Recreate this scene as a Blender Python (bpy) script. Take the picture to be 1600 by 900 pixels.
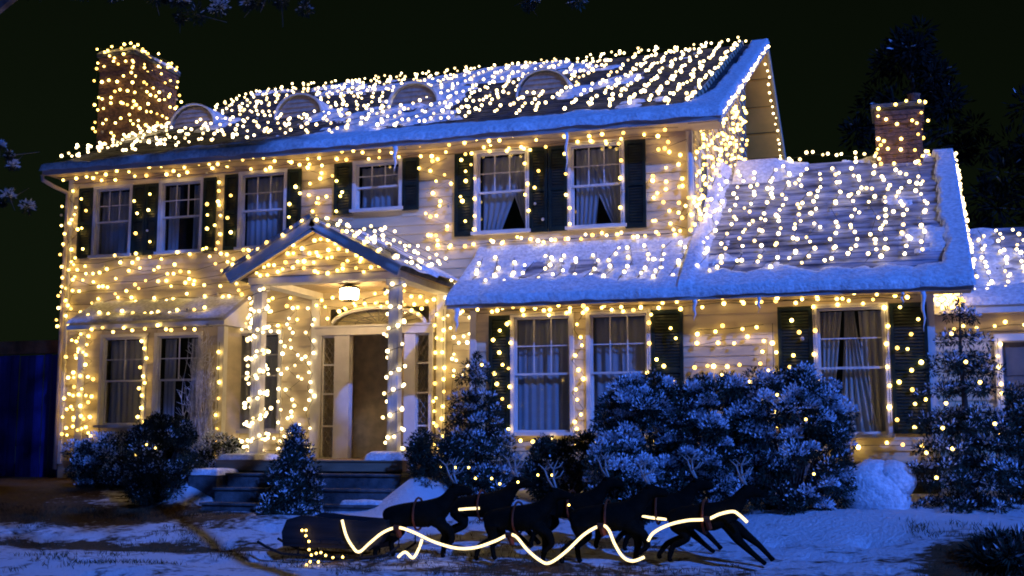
import bpy, math, random
import numpy as np
from mathutils import Vector, Matrix, noise
R = math.radians
sc = bpy.context.scene
for o in list(bpy.data.objects): bpy.data.objects.remove(o)
col = sc.collection

# ------------------------------------------------------------------ camera
cam = bpy.data.cameras.new('camera'); camo = bpy.data.objects.new('camera', cam); col.objects.link(camo)
cam.sensor_width = 36.0; cam.lens = 1875 / 1600 * 36.0; cam.clip_start = .1; cam.clip_end = 900
camo.location = (7.987, -18.745, .246); camo.rotation_euler = (math.pi/2 + .130, 0, .313)
sc.camera = camo
# ------------------------------------------------------------------ night sky
MOON = Vector((-1.1, 1.0, -.88)).normalized()          # the way the blue moonlight travels
elev = math.asin(-MOON.z); azim = math.atan2(-MOON.x, -MOON.y)
w = bpy.data.worlds.new('World'); sc.world = w; w.use_nodes = True
nt = w.node_tree; nt.nodes.clear()
sky = nt.nodes.new('ShaderNodeTexSky'); sky.sky_type = 'NISHITA'; sky.sun_disc = False
sky.sun_elevation = elev; sky.sun_rotation = azim
hs = nt.nodes.new('ShaderNodeHueSaturation'); hs.inputs['Saturation'].default_value = .12
mx = nt.nodes.new('ShaderNodeMix'); mx.data_type = 'RGBA'; mx.blend_type = 'MULTIPLY'; mx.inputs[0].default_value = 1
mx.inputs[7].default_value = (.62, 1.0, .42, 1)
bg = nt.nodes.new('ShaderNodeBackground'); bg.inputs[1].default_value = .0010
wo = nt.nodes.new('ShaderNodeOutputWorld')
nt.links.new(sky.outputs[0], hs.inputs['Color']); nt.links.new(hs.outputs[0], mx.inputs[6])
nt.links.new(mx.outputs[2], bg.inputs[0]); nt.links.new(bg.outputs[0], wo.inputs[0])
# ------------------------------------------------------------------ blue moonlight
sun = bpy.data.lights.new('moonlight', 'SUN'); sun.energy = 3.6; sun.angle = R(.6); sun.color = (.058, .20, 1.0)
suno = bpy.data.objects.new('moonlight', sun); col.objects.link(suno)
suno.rotation_euler = MOON.to_track_quat('-Z', 'Y').to_euler(); suno.location = (20, -25, 15)
# ------------------------------------------------------------------ exposure and render settings
vs = sc.view_settings; vs.view_transform = 'Standard'; vs.look = 'None'; vs.exposure = 0; vs.gamma = 1; vs.use_curve_mapping = False
cy = sc.cycles
cy.use_denoising = True; cy.max_bounces = 5; cy.diffuse_bounces = 3; cy.glossy_bounces = 2; cy.transmission_bounces = 3
cy.transparent_max_bounces = 12; cy.use_light_tree = True; cy.caustics_reflective = False; cy.caustics_refractive = False
cy.sample_clamp_indirect = 6; cy.pixel_filter_type = 'BLACKMAN_HARRIS'; cy.filter_width = 1.85
BULB_E = 9.0

rnd = random.Random(7); npr = np.random.default_rng(11)

# ================================================================== materials
def nodes(name):
    m = bpy.data.materials.new(name); m.use_nodes = True
    t = m.node_tree; return m, t, t.nodes['Principled BSDF'], t.nodes, t.links
def mat(name, c, rough=.7, var=.18, scale=6.0, bump=0.0, bscale=40.0, spec=.3, c2=None, metal=0.0, stretch=(1, 1, 1), tone=0.0):
    m, t, b, N, L = nodes(name)
    b.inputs['Roughness'].default_value = rough; b.inputs['Specular IOR Level'].default_value = spec; b.inputs['Metallic'].default_value = metal
    tc = N.new('ShaderNodeTexCoord'); mp = N.new('ShaderNodeMapping'); mp.inputs['Scale'].default_value = stretch
    L.new(tc.outputs['Object'], mp.inputs[0])
    nz = N.new('ShaderNodeTexNoise'); nz.inputs['Scale'].default_value = scale; nz.inputs['Detail'].default_value = 5
    L.new(mp.outputs[0], nz.inputs['Vector'])
    rp = N.new('ShaderNodeValToRGB')
    lo = c2 if c2 else tuple(x * (1 - var) for x in c); hi = c if c2 else tuple(min(1, x * (1 + var)) for x in c)
    rp.color_ramp.elements[0].position = .34; rp.color_ramp.elements[1].position = .66
    rp.color_ramp.elements[0].color = (*lo, 1); rp.color_ramp.elements[1].color = (*hi, 1)
    L.new(nz.outputs['Fac'], rp.inputs[0])
    if tone:                                                     # every board a little different
        oi = N.new('ShaderNodeObjectInfo'); mr = N.new('ShaderNodeMapRange'); mr.inputs['To Min'].default_value = 1-tone; mr.inputs['To Max'].default_value = 1+tone*.6
        L.new(oi.outputs['Random'], mr.inputs['Value']); mu = N.new('ShaderNodeMix'); mu.data_type = 'RGBA'; mu.blend_type = 'MULTIPLY'; mu.inputs[0].default_value = 1
        L.new(rp.outputs[0], mu.inputs[6]); L.new(mr.outputs[0], mu.inputs[7]); L.new(mu.outputs[2], b.inputs['Base Color'])
    else: L.new(rp.outputs[0], b.inputs['Base Color'])
    if bump:
        n2 = N.new('ShaderNodeTexNoise'); n2.inputs['Scale'].default_value = bscale; n2.inputs['Detail'].default_value = 6
        L.new(mp.outputs[0], n2.inputs['Vector'])
        bp = N.new('ShaderNodeBump'); bp.inputs['Strength'].default_value = bump; bp.inputs['Distance'].default_value = .03
        L.new(n2.outputs['Fac'], bp.inputs['Height']); L.new(bp.outputs[0], b.inputs['Normal'])
    return m
def emit(name, c, s):
    m = bpy.data.materials.new(name); m.use_nodes = True; t = m.node_tree; t.nodes.clear()
    e = t.nodes.new('ShaderNodeEmission'); e.inputs[0].default_value = (*c, 1); e.inputs[1].default_value = s
    o = t.nodes.new('ShaderNodeOutputMaterial'); t.links.new(e.outputs[0], o.inputs[0]); return m
def glass(name):
    m = bpy.data.materials.new(name); m.use_nodes = True; t = m.node_tree; t.nodes.clear(); N = t.nodes
    tr = N.new('ShaderNodeBsdfTransparent'); tr.inputs[0].default_value = (.82, .85, .86, 1)
    gl = N.new('ShaderNodeBsdfGlossy'); gl.inputs['Roughness'].default_value = .06
    mixn = N.new('ShaderNodeMixShader'); o = N.new('ShaderNodeOutputMaterial')
    mixn.inputs[0].default_value = .10; t.links.new(tr.outputs[0], mixn.inputs[1]); t.links.new(gl.outputs[0], mixn.inputs[2])
    t.links.new(mixn.outputs[0], o.inputs[0]); return m
def cloth(name, c):
    m, t, b, N, L = nodes(name)
    b.inputs['Base Color'].default_value = (*c, 1); b.inputs['Roughness'].default_value = .9
    tl = N.new('ShaderNodeBsdfTranslucent'); tl.inputs[0].default_value = (*c, 1)
    mixn = N.new('ShaderNodeMixShader'); mixn.inputs[0].default_value = .3
    L.new(b.outputs[0], mixn.inputs[1]); L.new(tl.outputs[0], mixn.inputs[2]); L.new(mixn.outputs[0], N['Material Output'].inputs[0])
    return m
M = dict(
    siding=mat('siding_paint', (.58, .50, .36), .75, .16, 3, .15, 60, stretch=(.3, 1, 2), tone=.14),
    tan=mat('tan_siding', (.85, .58, .22), .8, .10, 2, .1, 30, stretch=(1, .25, 2), tone=.08),
    trim=mat('white_trim', (.68, .66, .62), .6, .08, 5, .1, 40),
    shutter=mat('dark_green_shutter', (.010, .022, .020), .45, .3, 8, .1, 30),
    shingle=mat('dark_shingles', (.085, .088, .10), .9, .5, 5, .6, 30, c2=(.022, .024, .026)),
    shingle2=mat('frosted_grey_shingles', (.42, .45, .56), .9, .4, 5, .6, 30, stretch=(.35, 1, 1), c2=(.07, .075, .105)),
    snow=mat('snow', (.86, .88, .92), .8, .05, 17, .9, 26, spec=.2, c2=(.56, .58, .62)),
    frost=mat('frosted_needles', (.70, .76, .86), .8, .15, 4),
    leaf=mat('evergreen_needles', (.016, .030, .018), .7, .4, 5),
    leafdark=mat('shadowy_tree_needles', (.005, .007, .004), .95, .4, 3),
    bark=mat('bark', (.07, .055, .045), .95, .4, 6, .8, 14, stretch=(1, 1, .25)),
    palebark=mat('pale_rough_bark', (.16, .14, .13), .95, .5, 5, .9, 12, stretch=(1, 1, .25)),
    twig=mat('frosted_twigs', (.66, .66, .70), .9, .3, 10),
    brick=mat('red_brown_brick', (.13, .075, .06), .9, .4, 14, .5, 50),
    mortar=mat('grey_mortar', (.16, .14, .13), .95, .2, 20, .3, 60),
    glass=glass('window_glass'),
    curtain=cloth('sheer_white_curtain', (.62, .62, .64)),
    curtain2=cloth('beige_drapes', (.86, .80, .70)),
    room=mat('dim_room_paint', (.05, .045, .04), .9),
    hall=mat('hallway_paint', (.66, .55, .34), .8),
    door=mat('ochre_door_paint', (.72, .60, .34), .5, .1, 4, .1, 30),
    lead=mat('lead_came', (.22, .20, .16), .5),
    concrete=mat('dark_stone_steps', (.10, .105, .11), .9, .3, 8, .4, 40),
    floorwood=mat('porch_floor_wood', (.28, .20, .13), .7, .2, 5, .2, 20, stretch=(.3, 2, 1)),
    soffit=mat('soffit_wood', (.46, .36, .24), .75, .15, 4, .1, 30, stretch=(.3, 1, 1)),
    gutter=mat('painted_gutter', (.40, .34, .33), .5, .1, 4),
    louvre=mat('brown_louvre', (.33, .27, .23), .85, .2, 10, .2, 40),
    ice=mat('icicle_ice', (.75, .80, .88), .2, .05, 8, spec=.6),
    deer=mat('dark_reindeer_paint', (.0055, .0060, .0045), .95, .3, 8, .4, 40, spec=.05),
    antler=mat('pale_antler', (.34, .33, .32), .7, .2, 20),
    strap=mat('red_brown_strap', (.16, .035, .012), .7),
    sleigh=mat('dark_sleigh_wood', (.014, .013, .014), .75, .4, 5, .2, 20, stretch=(.3, 1, 3)),
    wire=mat('dark_green_wire', (.008, .016, .008), .6),
    fence=mat('dark_blue_boards', (.022, .022, .17), .8, .3, 4, .3, 20, stretch=(2, 2, .3), tone=.55),  # dark violet-blue base colour, toned differently from plank to plank
    beam=mat('brown_beam', (.17, .07, .03), .85, .3, 5, .3, 20),
    bulb=emit('warm_bulb', (1.0, .63, .135), BULB_E), bulb_bright=emit('bright_bulb', (1.0, .66, .17), BULB_E*1.6), bulb_dim=emit('dim_bulb', (1.0, .56, .11), BULB_E*.55), bulb_cool=emit('pale_bulb', (1.0, .74, .36), BULB_E*.72), bulb_cool_bright=emit('pale_bright_bulb', (1.0, .76, .40), BULB_E*1.1), bulb_cool_dim=emit('pale_dim_bulb', (1.0, .70, .30), BULB_E*.42), bulb_dead=mat('dead_bulb_glass', (.45, .42, .38), .3),
    rope=emit('rope_light', (1.0, .74, .36), 2.6),
    lantern=emit('lantern_glass', (1.0, .66, .28), 60.0),
    metal=mat('dark_metal', (.03, .03, .03), .5),
    garagedoor=mat('grey_garage_door', (.17, .15, .14), .7, .15, 4),
)

# ================================================================== mesh helpers
class MB:
    def __init__(s): s.v = []; s.f = []; s.m = []
    def add(s, vs_, fs, mi=0):
        b = len(s.v); s.v += [tuple(p) for p in vs_]; s.f += [tuple(b + i for i in f) for f in fs]; s.m += [mi] * len(fs); return s
    def box(s, x0, x1, y0, y1, z0, z1, mi=0):
        return s.add([(x0,y0,z0),(x1,y0,z0),(x1,y1,z0),(x0,y1,z0),(x0,y0,z1),(x1,y0,z1),(x1,y1,z1),(x0,y1,z1)],
                     [(0,3,2,1),(4,5,6,7),(0,1,5,4),(1,2,6,5),(2,3,7,6),(3,0,4,7)], mi)
    def quad(s, *p, mi=0): return s.add(p, [tuple(range(len(p)))], mi)
    def prism(s, poly, e, mi=0):
        n = len(poly); e = Vector(e); a = [Vector(p) for p in poly]
        return s.add(a + [p + e for p in a], [tuple(range(n))[::-1], tuple(range(n, 2*n))] + [(i, (i+1) % n, n + (i+1) % n, n + i) for i in range(n)], mi)
    def tube(s, path, r, n=6, mi=0, caps=True):
        P = [Vector(p) for p in path]; k = len(P); rs = r if isinstance(r, (list, tuple)) else [r] * k
        vs_ = []; up0 = Vector((0, 0, 1))
        for i in range(k):
            d = (P[min(i+1, k-1)] - P[max(i-1, 0)])
            if d.length < 1e-9: d = Vector((0, 0, 1))
            d.normalize(); u = up0 if abs(d.z) < .92 else Vector((1, 0, 0))
            a = d.cross(u).normalized(); b = a.cross(d)
            for j in range(n):
                t = 2*math.pi*j/n; vs_.append(P[i] + (a*math.cos(t) + b*math.sin(t)) * rs[i])
        fs = [(i*n+j, i*n+(j+1) % n, (i+1)*n+(j+1) % n, (i+1)*n+j) for i in range(k-1) for j in range(n)]
        if caps: fs += [tuple(range(n))[::-1], tuple((k-1)*n + j for j in range(n))]
        return s.add(vs_, fs, mi)
    def lathe(s, prof, c, n=10, mi=0):                       # prof: (radius, z)
        vs_ = [(c[0] + r*math.cos(2*math.pi*j/n), c[1] + r*math.sin(2*math.pi*j/n), c[2] + z) for r, z in prof for j in range(n)]
        k = len(prof); fs = [(i*n+j, i*n+(j+1) % n, (i+1)*n+(j+1) % n, (i+1)*n+j) for i in range(k-1) for j in range(n)]
        fs += [tuple(range(n))[::-1], tuple((k-1)*n + j for j in range(n))]
        return s.add(vs_, fs, mi)
    def mesh(s, name, mats, smooth=False):
        me = bpy.data.meshes.new(name); me.from_pydata(s.v, [], s.f)
        for m in (mats if isinstance(mats, (list, tuple)) else [mats]): me.materials.append(M[m] if isinstance(m, str) else m)
        if any(s.m): me.polygons.foreach_set('material_index', s.m)
        if smooth: me.polygons.foreach_set('use_smooth', [True] * len(me.polygons))
        me.update(); return me
    def build(s, name, mats, parent=None, smooth=False, bevel=0):
        return put(name, s.mesh(name, mats, smooth), parent, bevel)
def put(name, me, parent=None, bevel=0):
    o = bpy.data.objects.new(name, me); col.objects.link(o)
    if parent is not None:
        o.parent = parent
        if parent.type == 'EMPTY': o.location = -Vector(parent.location)
    if bevel:
        b = o.modifiers.new('bevel', 'BEVEL'); b.width = bevel; b.segments = 2; b.limit_method = 'ANGLE'
    return o
def tag(o, label=None, cat=None, group=None, kind=None):
    if label: o['label'] = label
    if cat: o['category'] = cat
    if group: o['group'] = group
    if kind: o['kind'] = kind
    return o
def thing(name, label, cat, loc=(0, 0, 0), group=None):
    o = bpy.data.objects.new(name, None); col.objects.link(o); o.location = loc; o.empty_display_size = .2
    return tag(o, label, cat, group)
def nz(x, y, z=0.0): return noise.noise(Vector((x, y, z)))
def fbm(x, y, z=0.0, o=4):
    a = 0; s = 1; t = 0
    for i in range(o): a += s * noise.noise(Vector((x, y, z + i*7.3))); t += s; s *= .5; x *= 2.03; y *= 2.03; z *= 2.03
    return a / t
def needles(name, mats, parent, pos, dirs, length, width, rng=npr):
    """many small leaf-shaped quads, one mesh"""
    n = len(pos); pos = np.asarray(pos, float); dirs = np.asarray(dirs, float)
    dirs /= np.linalg.norm(dirs, axis=1)[:, None] + 1e-9
    rv = rng.normal(size=(n, 3)); sd = np.cross(dirs, rv); sd /= np.linalg.norm(sd, axis=1)[:, None] + 1e-9
    ln = (length * rng.uniform(.6, 1.3, n))[:, None]; wd = (width * rng.uniform(.7, 1.3, n))[:, None]
    V = np.empty((n, 4, 3)); V[:, 0] = pos - dirs*ln*.5; V[:, 1] = pos + sd*wd*.5; V[:, 2] = pos + dirs*ln*.5; V[:, 3] = pos - sd*wd*.5
    me = bpy.data.meshes.new(name); me.vertices.add(4*n); me.vertices.foreach_set('co', V.ravel())
    me.loops.add(4*n); me.loops.foreach_set('vertex_index', np.arange(4*n, dtype=np.int32))
    me.polygons.add(n); me.polygons.foreach_set('loop_start', np.arange(0, 4*n, 4, dtype=np.int32)); me.polygons.foreach_set('loop_total', np.full(n, 4, np.int32))
    me.materials.append(M[mats]); me.update(calc_edges=True)
    return put(name, me, parent)

# ================================================================== ground
prg = random.Random(3)
PRINTS = [(-3.0 + .42*i + prg.uniform(-.08, .08), -7.4 + .14*i + (.14 if i % 2 else -.14)) for i in range(14)] + [(8.6 - .4*i, -6.3 + .28*i + (.12 if i % 2 else -.12)) for i in range(7)] + [(prg.uniform(-4, 9.5), prg.uniform(-8.2, -4.6)) for _ in range(70)]
def terrain(x, y):
    pts = [(-60, -1.7), (-25, -1.42), (-14, -1.36), (-8, -1.2), (-6.4, -1.09), (-4.6, -.84), (-3.2, -.63), (-2.0, -.45), (0, -.36), (60, -.3)]
    z = pts[-1][1]
    for (a, za), (b, zb) in zip(pts, pts[1:]):
        if y <= b: t = max(0, (y-a)/(b-a)); z = za + (zb-za)*t; break
    near = math.exp(-((x-2)/16)**2 - ((y+5)/14)**2)
    z += near * (.05*fbm(x*.55, y*.55, 3.1) + .035*fbm(x*2.2, y*2.2, 9.7))
    def bump(cx, cy_, rx, ry, h): return h * math.exp(-((x-cx)/rx)**2 - ((y-cy_)/ry)**2)
    z += bump(1.55, -3.0, .42, .75, .42) + bump(-2.15, -2.7, .45, .6, .38) + bump(.0, -4.35, 1.4, .45, .10)
    z += bump(7.6, -3.7, 1.5, .6, .16) + bump(8.8, -4.6, .9, .7, .14) + bump(.3, -7.6, 1.3, .6, .16) + bump(-1.4, -6.9, .9, .5, .10)
    z -= bump(-1.6, -5.6, 2.6, .35, .08)
    if -8.6 < y < -3.4 and -6 < x < 10:
        for (fx_, fy_) in PRINTS:
            if abs(x-fx_) < .4 and abs(y-fy_) < .4: z -= .075*math.exp(-((x-fx_)/.13)**2 - ((y-fy_)/.10)**2)
    return z
def dirt_amount(x, y):
    d = .17
    d += .62*math.exp(-((x+3.4)/2.9)**2 - ((y+4.0)/.62)**2)                 # bare earth left of the steps
    d += .42*math.exp(-((x+1.6-.35*(y+5.6))/2.6)**2 - ((y+5.6)/.22)**2)   # worn track across the snow
    d += .50*math.exp(-((x-8.6)/.55)**2 - ((y+5.6)/.9)**2)                 # grass showing at the right
    d += .24*math.exp(-((x-4.2)/2.4)**2 - ((y+6.3)/.55)**2)                # trodden under the reindeer
    d += .4*max(0, min(1, (-x-3.4)/1.5)) * (1 if y > -4.4 else 0)
    d -= .16*math.exp(-((x-7.6)/1.7)**2 - ((y+3.9)/.7)**2) + .3*math.exp(-((x-1.3)/.9)**2 - ((y+3.2)/1)**2) + .3*math.exp(-((x+2.1)/.5)**2 - ((y+2.7)/.7)**2)
    return d
def make_ground():
    def axis(lo, hi, step, far):
        a = list(np.arange(lo, hi + 1e-6, step)); g = step
        while a[-1] < far: g *= 1.5; a.append(a[-1] + g)
        g = step
        while a[0] > -far: g *= 1.5; a.insert(0, a[0] - g)
        return a
    xs = axis(-9, 12, .09, 300); ys = axis(-9.5, 0.2, .09, 300)
    v = [(x, y, terrain(x, y)) for y in ys for x in xs]; n = len(xs)
    f = [(j*n+i, j*n+i+1, (j+1)*n+i+1, (j+1)*n+i) for j in range(len(ys)-1) for i in range(n-1)]
    me = bpy.data.meshes.new('ground'); me.from_pydata(v, [], f)
    at = me.attributes.new('dirt', 'FLOAT', 'POINT'); at.data.foreach_set('value', [dirt_amount(p[0], p[1]) for p in v])
    me.polygons.foreach_set('use_smooth', [True]*len(me.polygons))
    m, t, b, N, L = nodes('snowy_lawn')
    tc = N.new('ShaderNodeTexCoord'); a = N.new('ShaderNodeAttribute'); a.attribute_name = 'dirt'
    mp = N.new('ShaderNodeMapping'); mp.inputs['Scale'].default_value = (.6, 1, 1); L.new(tc.outputs['Object'], mp.inputs[0])
    n1 = N.new('ShaderNodeTexNoise'); n1.inputs['Scale'].default_value = 3.2; n1.inputs['Detail'].default_value = 8; n1.inputs['Roughness'].default_value = .68
    L.new(mp.outputs[0], n1.inputs['Vector'])
    ad = N.new('ShaderNodeMath'); ad.operation = 'ADD'; L.new(n1.outputs['Fac'], ad.inputs[0]); L.new(a.outputs['Fac'], ad.inputs[1])
    n4 = N.new('ShaderNodeTexNoise'); n4.inputs['Scale'].default_value = 15; n4.inputs['Detail'].default_value = 5; L.new(mp.outputs[0], n4.inputs['Vector'])
    m4 = N.new('ShaderNodeMath'); m4.operation = 'MULTIPLY_ADD'; m4.inputs[1].default_value = .55; m4.inputs[2].default_value = -.235; L.new(n4.outputs['Fac'], m4.inputs[0])
    a4 = N.new('ShaderNodeMath'); a4.operation = 'ADD'; L.new(ad.outputs[0], a4.inputs[0]); L.new(m4.outputs[0], a4.inputs[1]); ad = a4
    r = N.new('ShaderNodeMapRange'); r.inputs['From Min'].default_value = .74; r.inputs['From Max'].default_value = .92; L.new(ad.outputs[0], r.inputs['Value'])
    n2 = N.new('ShaderNodeTexNoise'); n2.inputs['Scale'].default_value = 14; n2.inputs['Detail'].default_value = 6; L.new(tc.outputs['Object'], n2.inputs['Vector'])
    rs = N.new('ShaderNodeValToRGB'); rs.color_ramp.elements[0].color = (.035, .028, .016, 1); rs.color_ramp.elements[1].color = (.16, .085, .035, 1)
    L.new(n2.outputs['Fac'], rs.inputs[0])
    mixn = N.new('ShaderNodeMix'); mixn.data_type = 'RGBA'; mixn.inputs[6].default_value = (.80, .83, .88, 1); L.new(r.outputs[0], mixn.inputs[0]); L.new(rs.outputs[0], mixn.inputs[7])
    L.new(mixn.outputs[2], b.inputs['Base Color']); b.inputs['Roughness'].default_value = .8; b.inputs['Specular IOR Level'].default_value = .25
    bp = N.new('ShaderNodeBump'); bp.inputs['Strength'].default_value = .9; bp.inputs['Distance'].default_value = .09
    n3 = N.new('ShaderNodeTexNoise'); n3.inputs['Scale'].default_value = 17; n3.inputs['Detail'].default_value = 8; n3.inputs['Roughness'].default_value = .65; L.new(tc.outputs['Object'], n3.inputs['Vector'])
    L.new(n3.outputs['Fac'], bp.inputs['Height']); L.new(bp.outputs[0], b.inputs['Normal'])
    me.materials.append(m); me.update()
    tag(put('ground', me), 'snowy front lawn with patches of bare earth', 'ground', kind='structure')
make_ground()

# ================================================================== the house
XL, XR = -6.92, 4.95                       # main block, wall ends
EY, EZ = -.55, 5.37                        # main roof: front edge at the top of the fascia
RY, RZ = 7.269, 9.03                       # main ridge
MS = (RZ - EZ) / (RY - EY)
RXL, RXR = -7.12, 5.50                     # main roof ends
WY = -.95                                  # wing front wall
WEY, WEZ = -1.467, 2.45; WRY, WRZ = 2.592, 5.16; WS = (WRZ - WEZ) / (WRY - WEY)
WXL, WXR = 1.34, 8.98; WWL, WWR = 1.55, 8.46
def roofz(y): return EZ + MS*(y - EY)
def wingz(y): return WEZ + WS*(y - WEY)
house = thing('two_storey_house', 'large two-storey clapboard house with gabled porch and one-storey wing, covered in lights', 'house', (0, 0, -.4))
BOARD = .155
def clapboards(x0, x1, z0, z1, y, openings, parent, material='siding', name='clapboard', top=None):
    z = z0; k = 0
    while z < z1 - .02:
        zt = min(z + BOARD, z1); iv = [(x0, x1)]
        for (a, b, c, d) in openings:
            if d > z + .01 and c < zt - .01:
                nw = []
                for (p, q) in iv:
                    if b <= p or a >= q: nw.append((p, q))
                    else:
                        if a > p: nw.append((p, a))
                        if b < q: nw.append((b, q))
                iv = nw
        for (p, q) in iv:
            if q - p < .04: continue
            d = rnd.uniform(-.002, .002)
            MB().prism([(p+.001, y-.026+d, z), (p+.001, y, z), (p+.001, y, zt+.012), (p+.001, y-.007+d, zt+.012)], (q-p-.002, 0, 0)).build(name, material, parent)
        z = zt; k += 1
def sheath(x0, x1, z0, z1, y, openings, parent, material='siding', name='wall_sheathing'):
    xs = sorted({x0, x1, *[min(max(v, x0), x1) for o in openings for v in o[:2]]}); zs = sorted({z0, z1, *[min(max(v, z0), z1) for o in openings for v in o[2:]]})
    mb = MB()
    for a, b in zip(xs, xs[1:]):
        for c, d in zip(zs, zs[1:]):
            mx_, mz_ = (a+b)/2, (c+d)/2
            if any(o[0] < mx_ < o[1] and o[2] < mz_ < o[3] for o in openings): continue
            mb.quad((a, y, c), (b, y, c), (b, y, d), (a, y, d))
    return mb.build(name, material, parent)

# openings (x0,x1,z0,z1): glass + sash of every window, and the doorway
UP = [(-6.30, -5.56, 3.76, 5.02), (-4.87, -4.05, 3.76, 5.04), (-3.20, -2.34, 3.76, 5.08), (-.94, -.12, 4.31, 5.11), (1.31, 2.17, 3.79, 5.13), (2.95, 3.79, 3.79, 5.14)]
LOW = [(-3.31, -2.37, .50, 2.20)]
DOORWAY = (-1.56, .50, 0, 2.12)
ENTRY_CX = -.53; FAN = (-1.40, .44, 2.24, 2.58)
BAYO = (-6.15, -3.42, -.3, 2.2)
main_open = UP + LOW + [DOORWAY, FAN, (-6.05, -3.45, -.2, 2.25)]
sheath(XL, XR, -.6, 5.26, .02, main_open, house)
clapboards(XL+.06, XR-.06, -.05, 5.24, .018, [(a-.05, b+.05, c-.05, d+.05) for a, b, c, d in main_open], house)
MB().box(XL-.02, WWL, .03, .20, -.9, -.06).build('foundation', 'concrete', house)
WOP = [(2.27, 3.17, .44, 2.22), (3.49, 4.37, .44, 2.22), (6.87, 7.79, .40, 2.20)]
sheath(WWL, WWR, -.7, 2.44, WY+.02, WOP, house)
clapboards(WWL+.05, WWR-.05, 0, 2.40, WY+.018, [(a-.05, b+.05, c-.05, d+.05) for a, b, c, d in WOP], house)
MB().box(WWL, WWR, WY-.01, WY+.16, -.9, -.02).build('foundation', 'concrete', house)
# side walls, gables, inner partitions
def side_boards(x, y0, y1, zlo, zhi_fn, exposure, material, name, sgn):
    """horizontal boards on a gable wall that faces +x/-x, cut along the rake"""
    z = zlo
    while True:
        zt = z + exposure
        # y where the rake reaches height z and zt
        ya = max(y0, EY + (z - .12 - EZ)/MS) if z > roofz(0) - .2 else y0
        yb = min(y1, 2*RY - ya) if z > roofz(0) - .2 else y1
        yc = max(y0, EY + (zt - .12 - EZ)/MS) if zt > roofz(0) - .2 else y0
        yd = min(y1, 2*RY - yc)
        if yb - ya < .3 or yc >= yd: break
        d = rnd.uniform(0, .004)
        MB().add([(x + sgn*(.03+d), ya, z), (x + sgn*(.03+d), yb, z), (x + sgn*.008, yd, zt+.01), (x + sgn*.008, yc, zt+.01), (x, ya, z), (x, yb, z), (x, yd, zt+.01), (x, yc, zt+.01)],
                 [(0, 1, 2, 3), (7, 6, 5, 4), (0, 4, 5, 1), (3, 2, 6, 7), (0, 3, 7, 4), (1, 5, 6, 2)]).build(name, material, house)
        z = zt
gy1 = 2*RY
MB().add([(XR, .03, -.6), (XR, RY, -.6), (XR, RY, RZ-.2), (XR, .03, 5.4)], [(0, 1, 2, 3)]).build('gable_wall', 'siding', house)
XB = 4.30                                                        # rear half of the block is narrower: a deep boarded overhang
MB().add([(XB, RY, -.6), (XB, gy1, -.6), (XB, gy1, 5.3), (XB, RY, RZ-.2)], [(0, 1, 2, 3)]).build('gable_wall', 'tan', house)
MB().quad((XB, RY, -.6), (XR, RY, -.6), (XR, RY, RZ-.2), (XB, RY, RZ-.2)).build('return_wall', 'tan', house)
MB().add([(XL, .03, -.6), (XL, gy1, -.6), (XL, gy1, 5.3), (XL, RY, RZ-.2), (XL, .03, 5.4)], [(4, 3, 2, 1, 0)]).build('gable_wall', 'siding', house)
side_boards(XR, .10, RY, 3.2, None, BOARD, 'siding', 'clapboard', 1)
MB().quad((XL, gy1, -.6), (XR, gy1, -.6), (XR, gy1, 5.4), (XL, gy1, 5.4)).build('rear_wall', 'siding', house)
MB().quad((XL, 1.6, -.6), (XR, 1.6, -.6), (XR, 1.6, 5.4), (XL, 1.6, 5.4)).build('interior_wall', 'room', house)
MB().box(XL+.05, XR-.05, .25, 1.59, 2.95, 3.05).build('upper_floor', 'room', house)
MB().box(XL+.05, -1.7, .25, 1.59, -.1, -.02).build('room_floor', 'room', house)
for x in (-1.72, .62): MB().box(x, x+.06, .24, 1.59, -.02, 2.94).build('hallway_partition', 'hall', house)
MB().box(-1.65, .61, .25, 1.59, -.12, -.01).build('hallway_floor', 'floorwood', house)
MB().quad((-1.66, 1.56, 0), (.62, 1.56, 0), (.62, 1.56, 2.94), (-1.66, 1.56, 2.94)).build('hallway_wall', 'hall', house)
MB().quad((WWL, WY+1.2, -.6), (WWR, WY+1.2, -.6), (WWR, WY+1.2, 2.5), (WWL, WY+1.2, 2.5)).build('interior_wall', 'room', house)
for x in (WWL, WWR): MB().quad((x, WY+.02, -.7), (x, 6, -.7), (x, 6, 2.5), (x, WY+.02, 2.5)).build('wing_side_wall', 'siding', house)
MB().add([(WXR-.5, WEY+.55, 2.4), (WXR-.5, 2*WRY-WEY-.5, 2.4), (WXR-.5, WRY, WRZ-.12)], [(0, 1, 2)]).build('wing_gable_wall', 'siding', house)
# corner boards
for (x, y, z0, z1, mt) in ((XL-.01, -.012, -.1, 5.24, 'trim'), (XR-.09, -.012, 3.3, 5.24, 'trim')):
    MB().box(x, x+.10, y-.025, y+.10, z0, z1).build('corner_board', mt, house)
MB().box(WWL-.01, WWL+.09, WY-.035, WY+.09, -.05, 2.40).build('corner_board', 'trim', house)
MB().box(WWR-.09, WWR+.01, WY-.035, WY+.09, -.05, 2.40).build('corner_board', 'trim', house)

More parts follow.
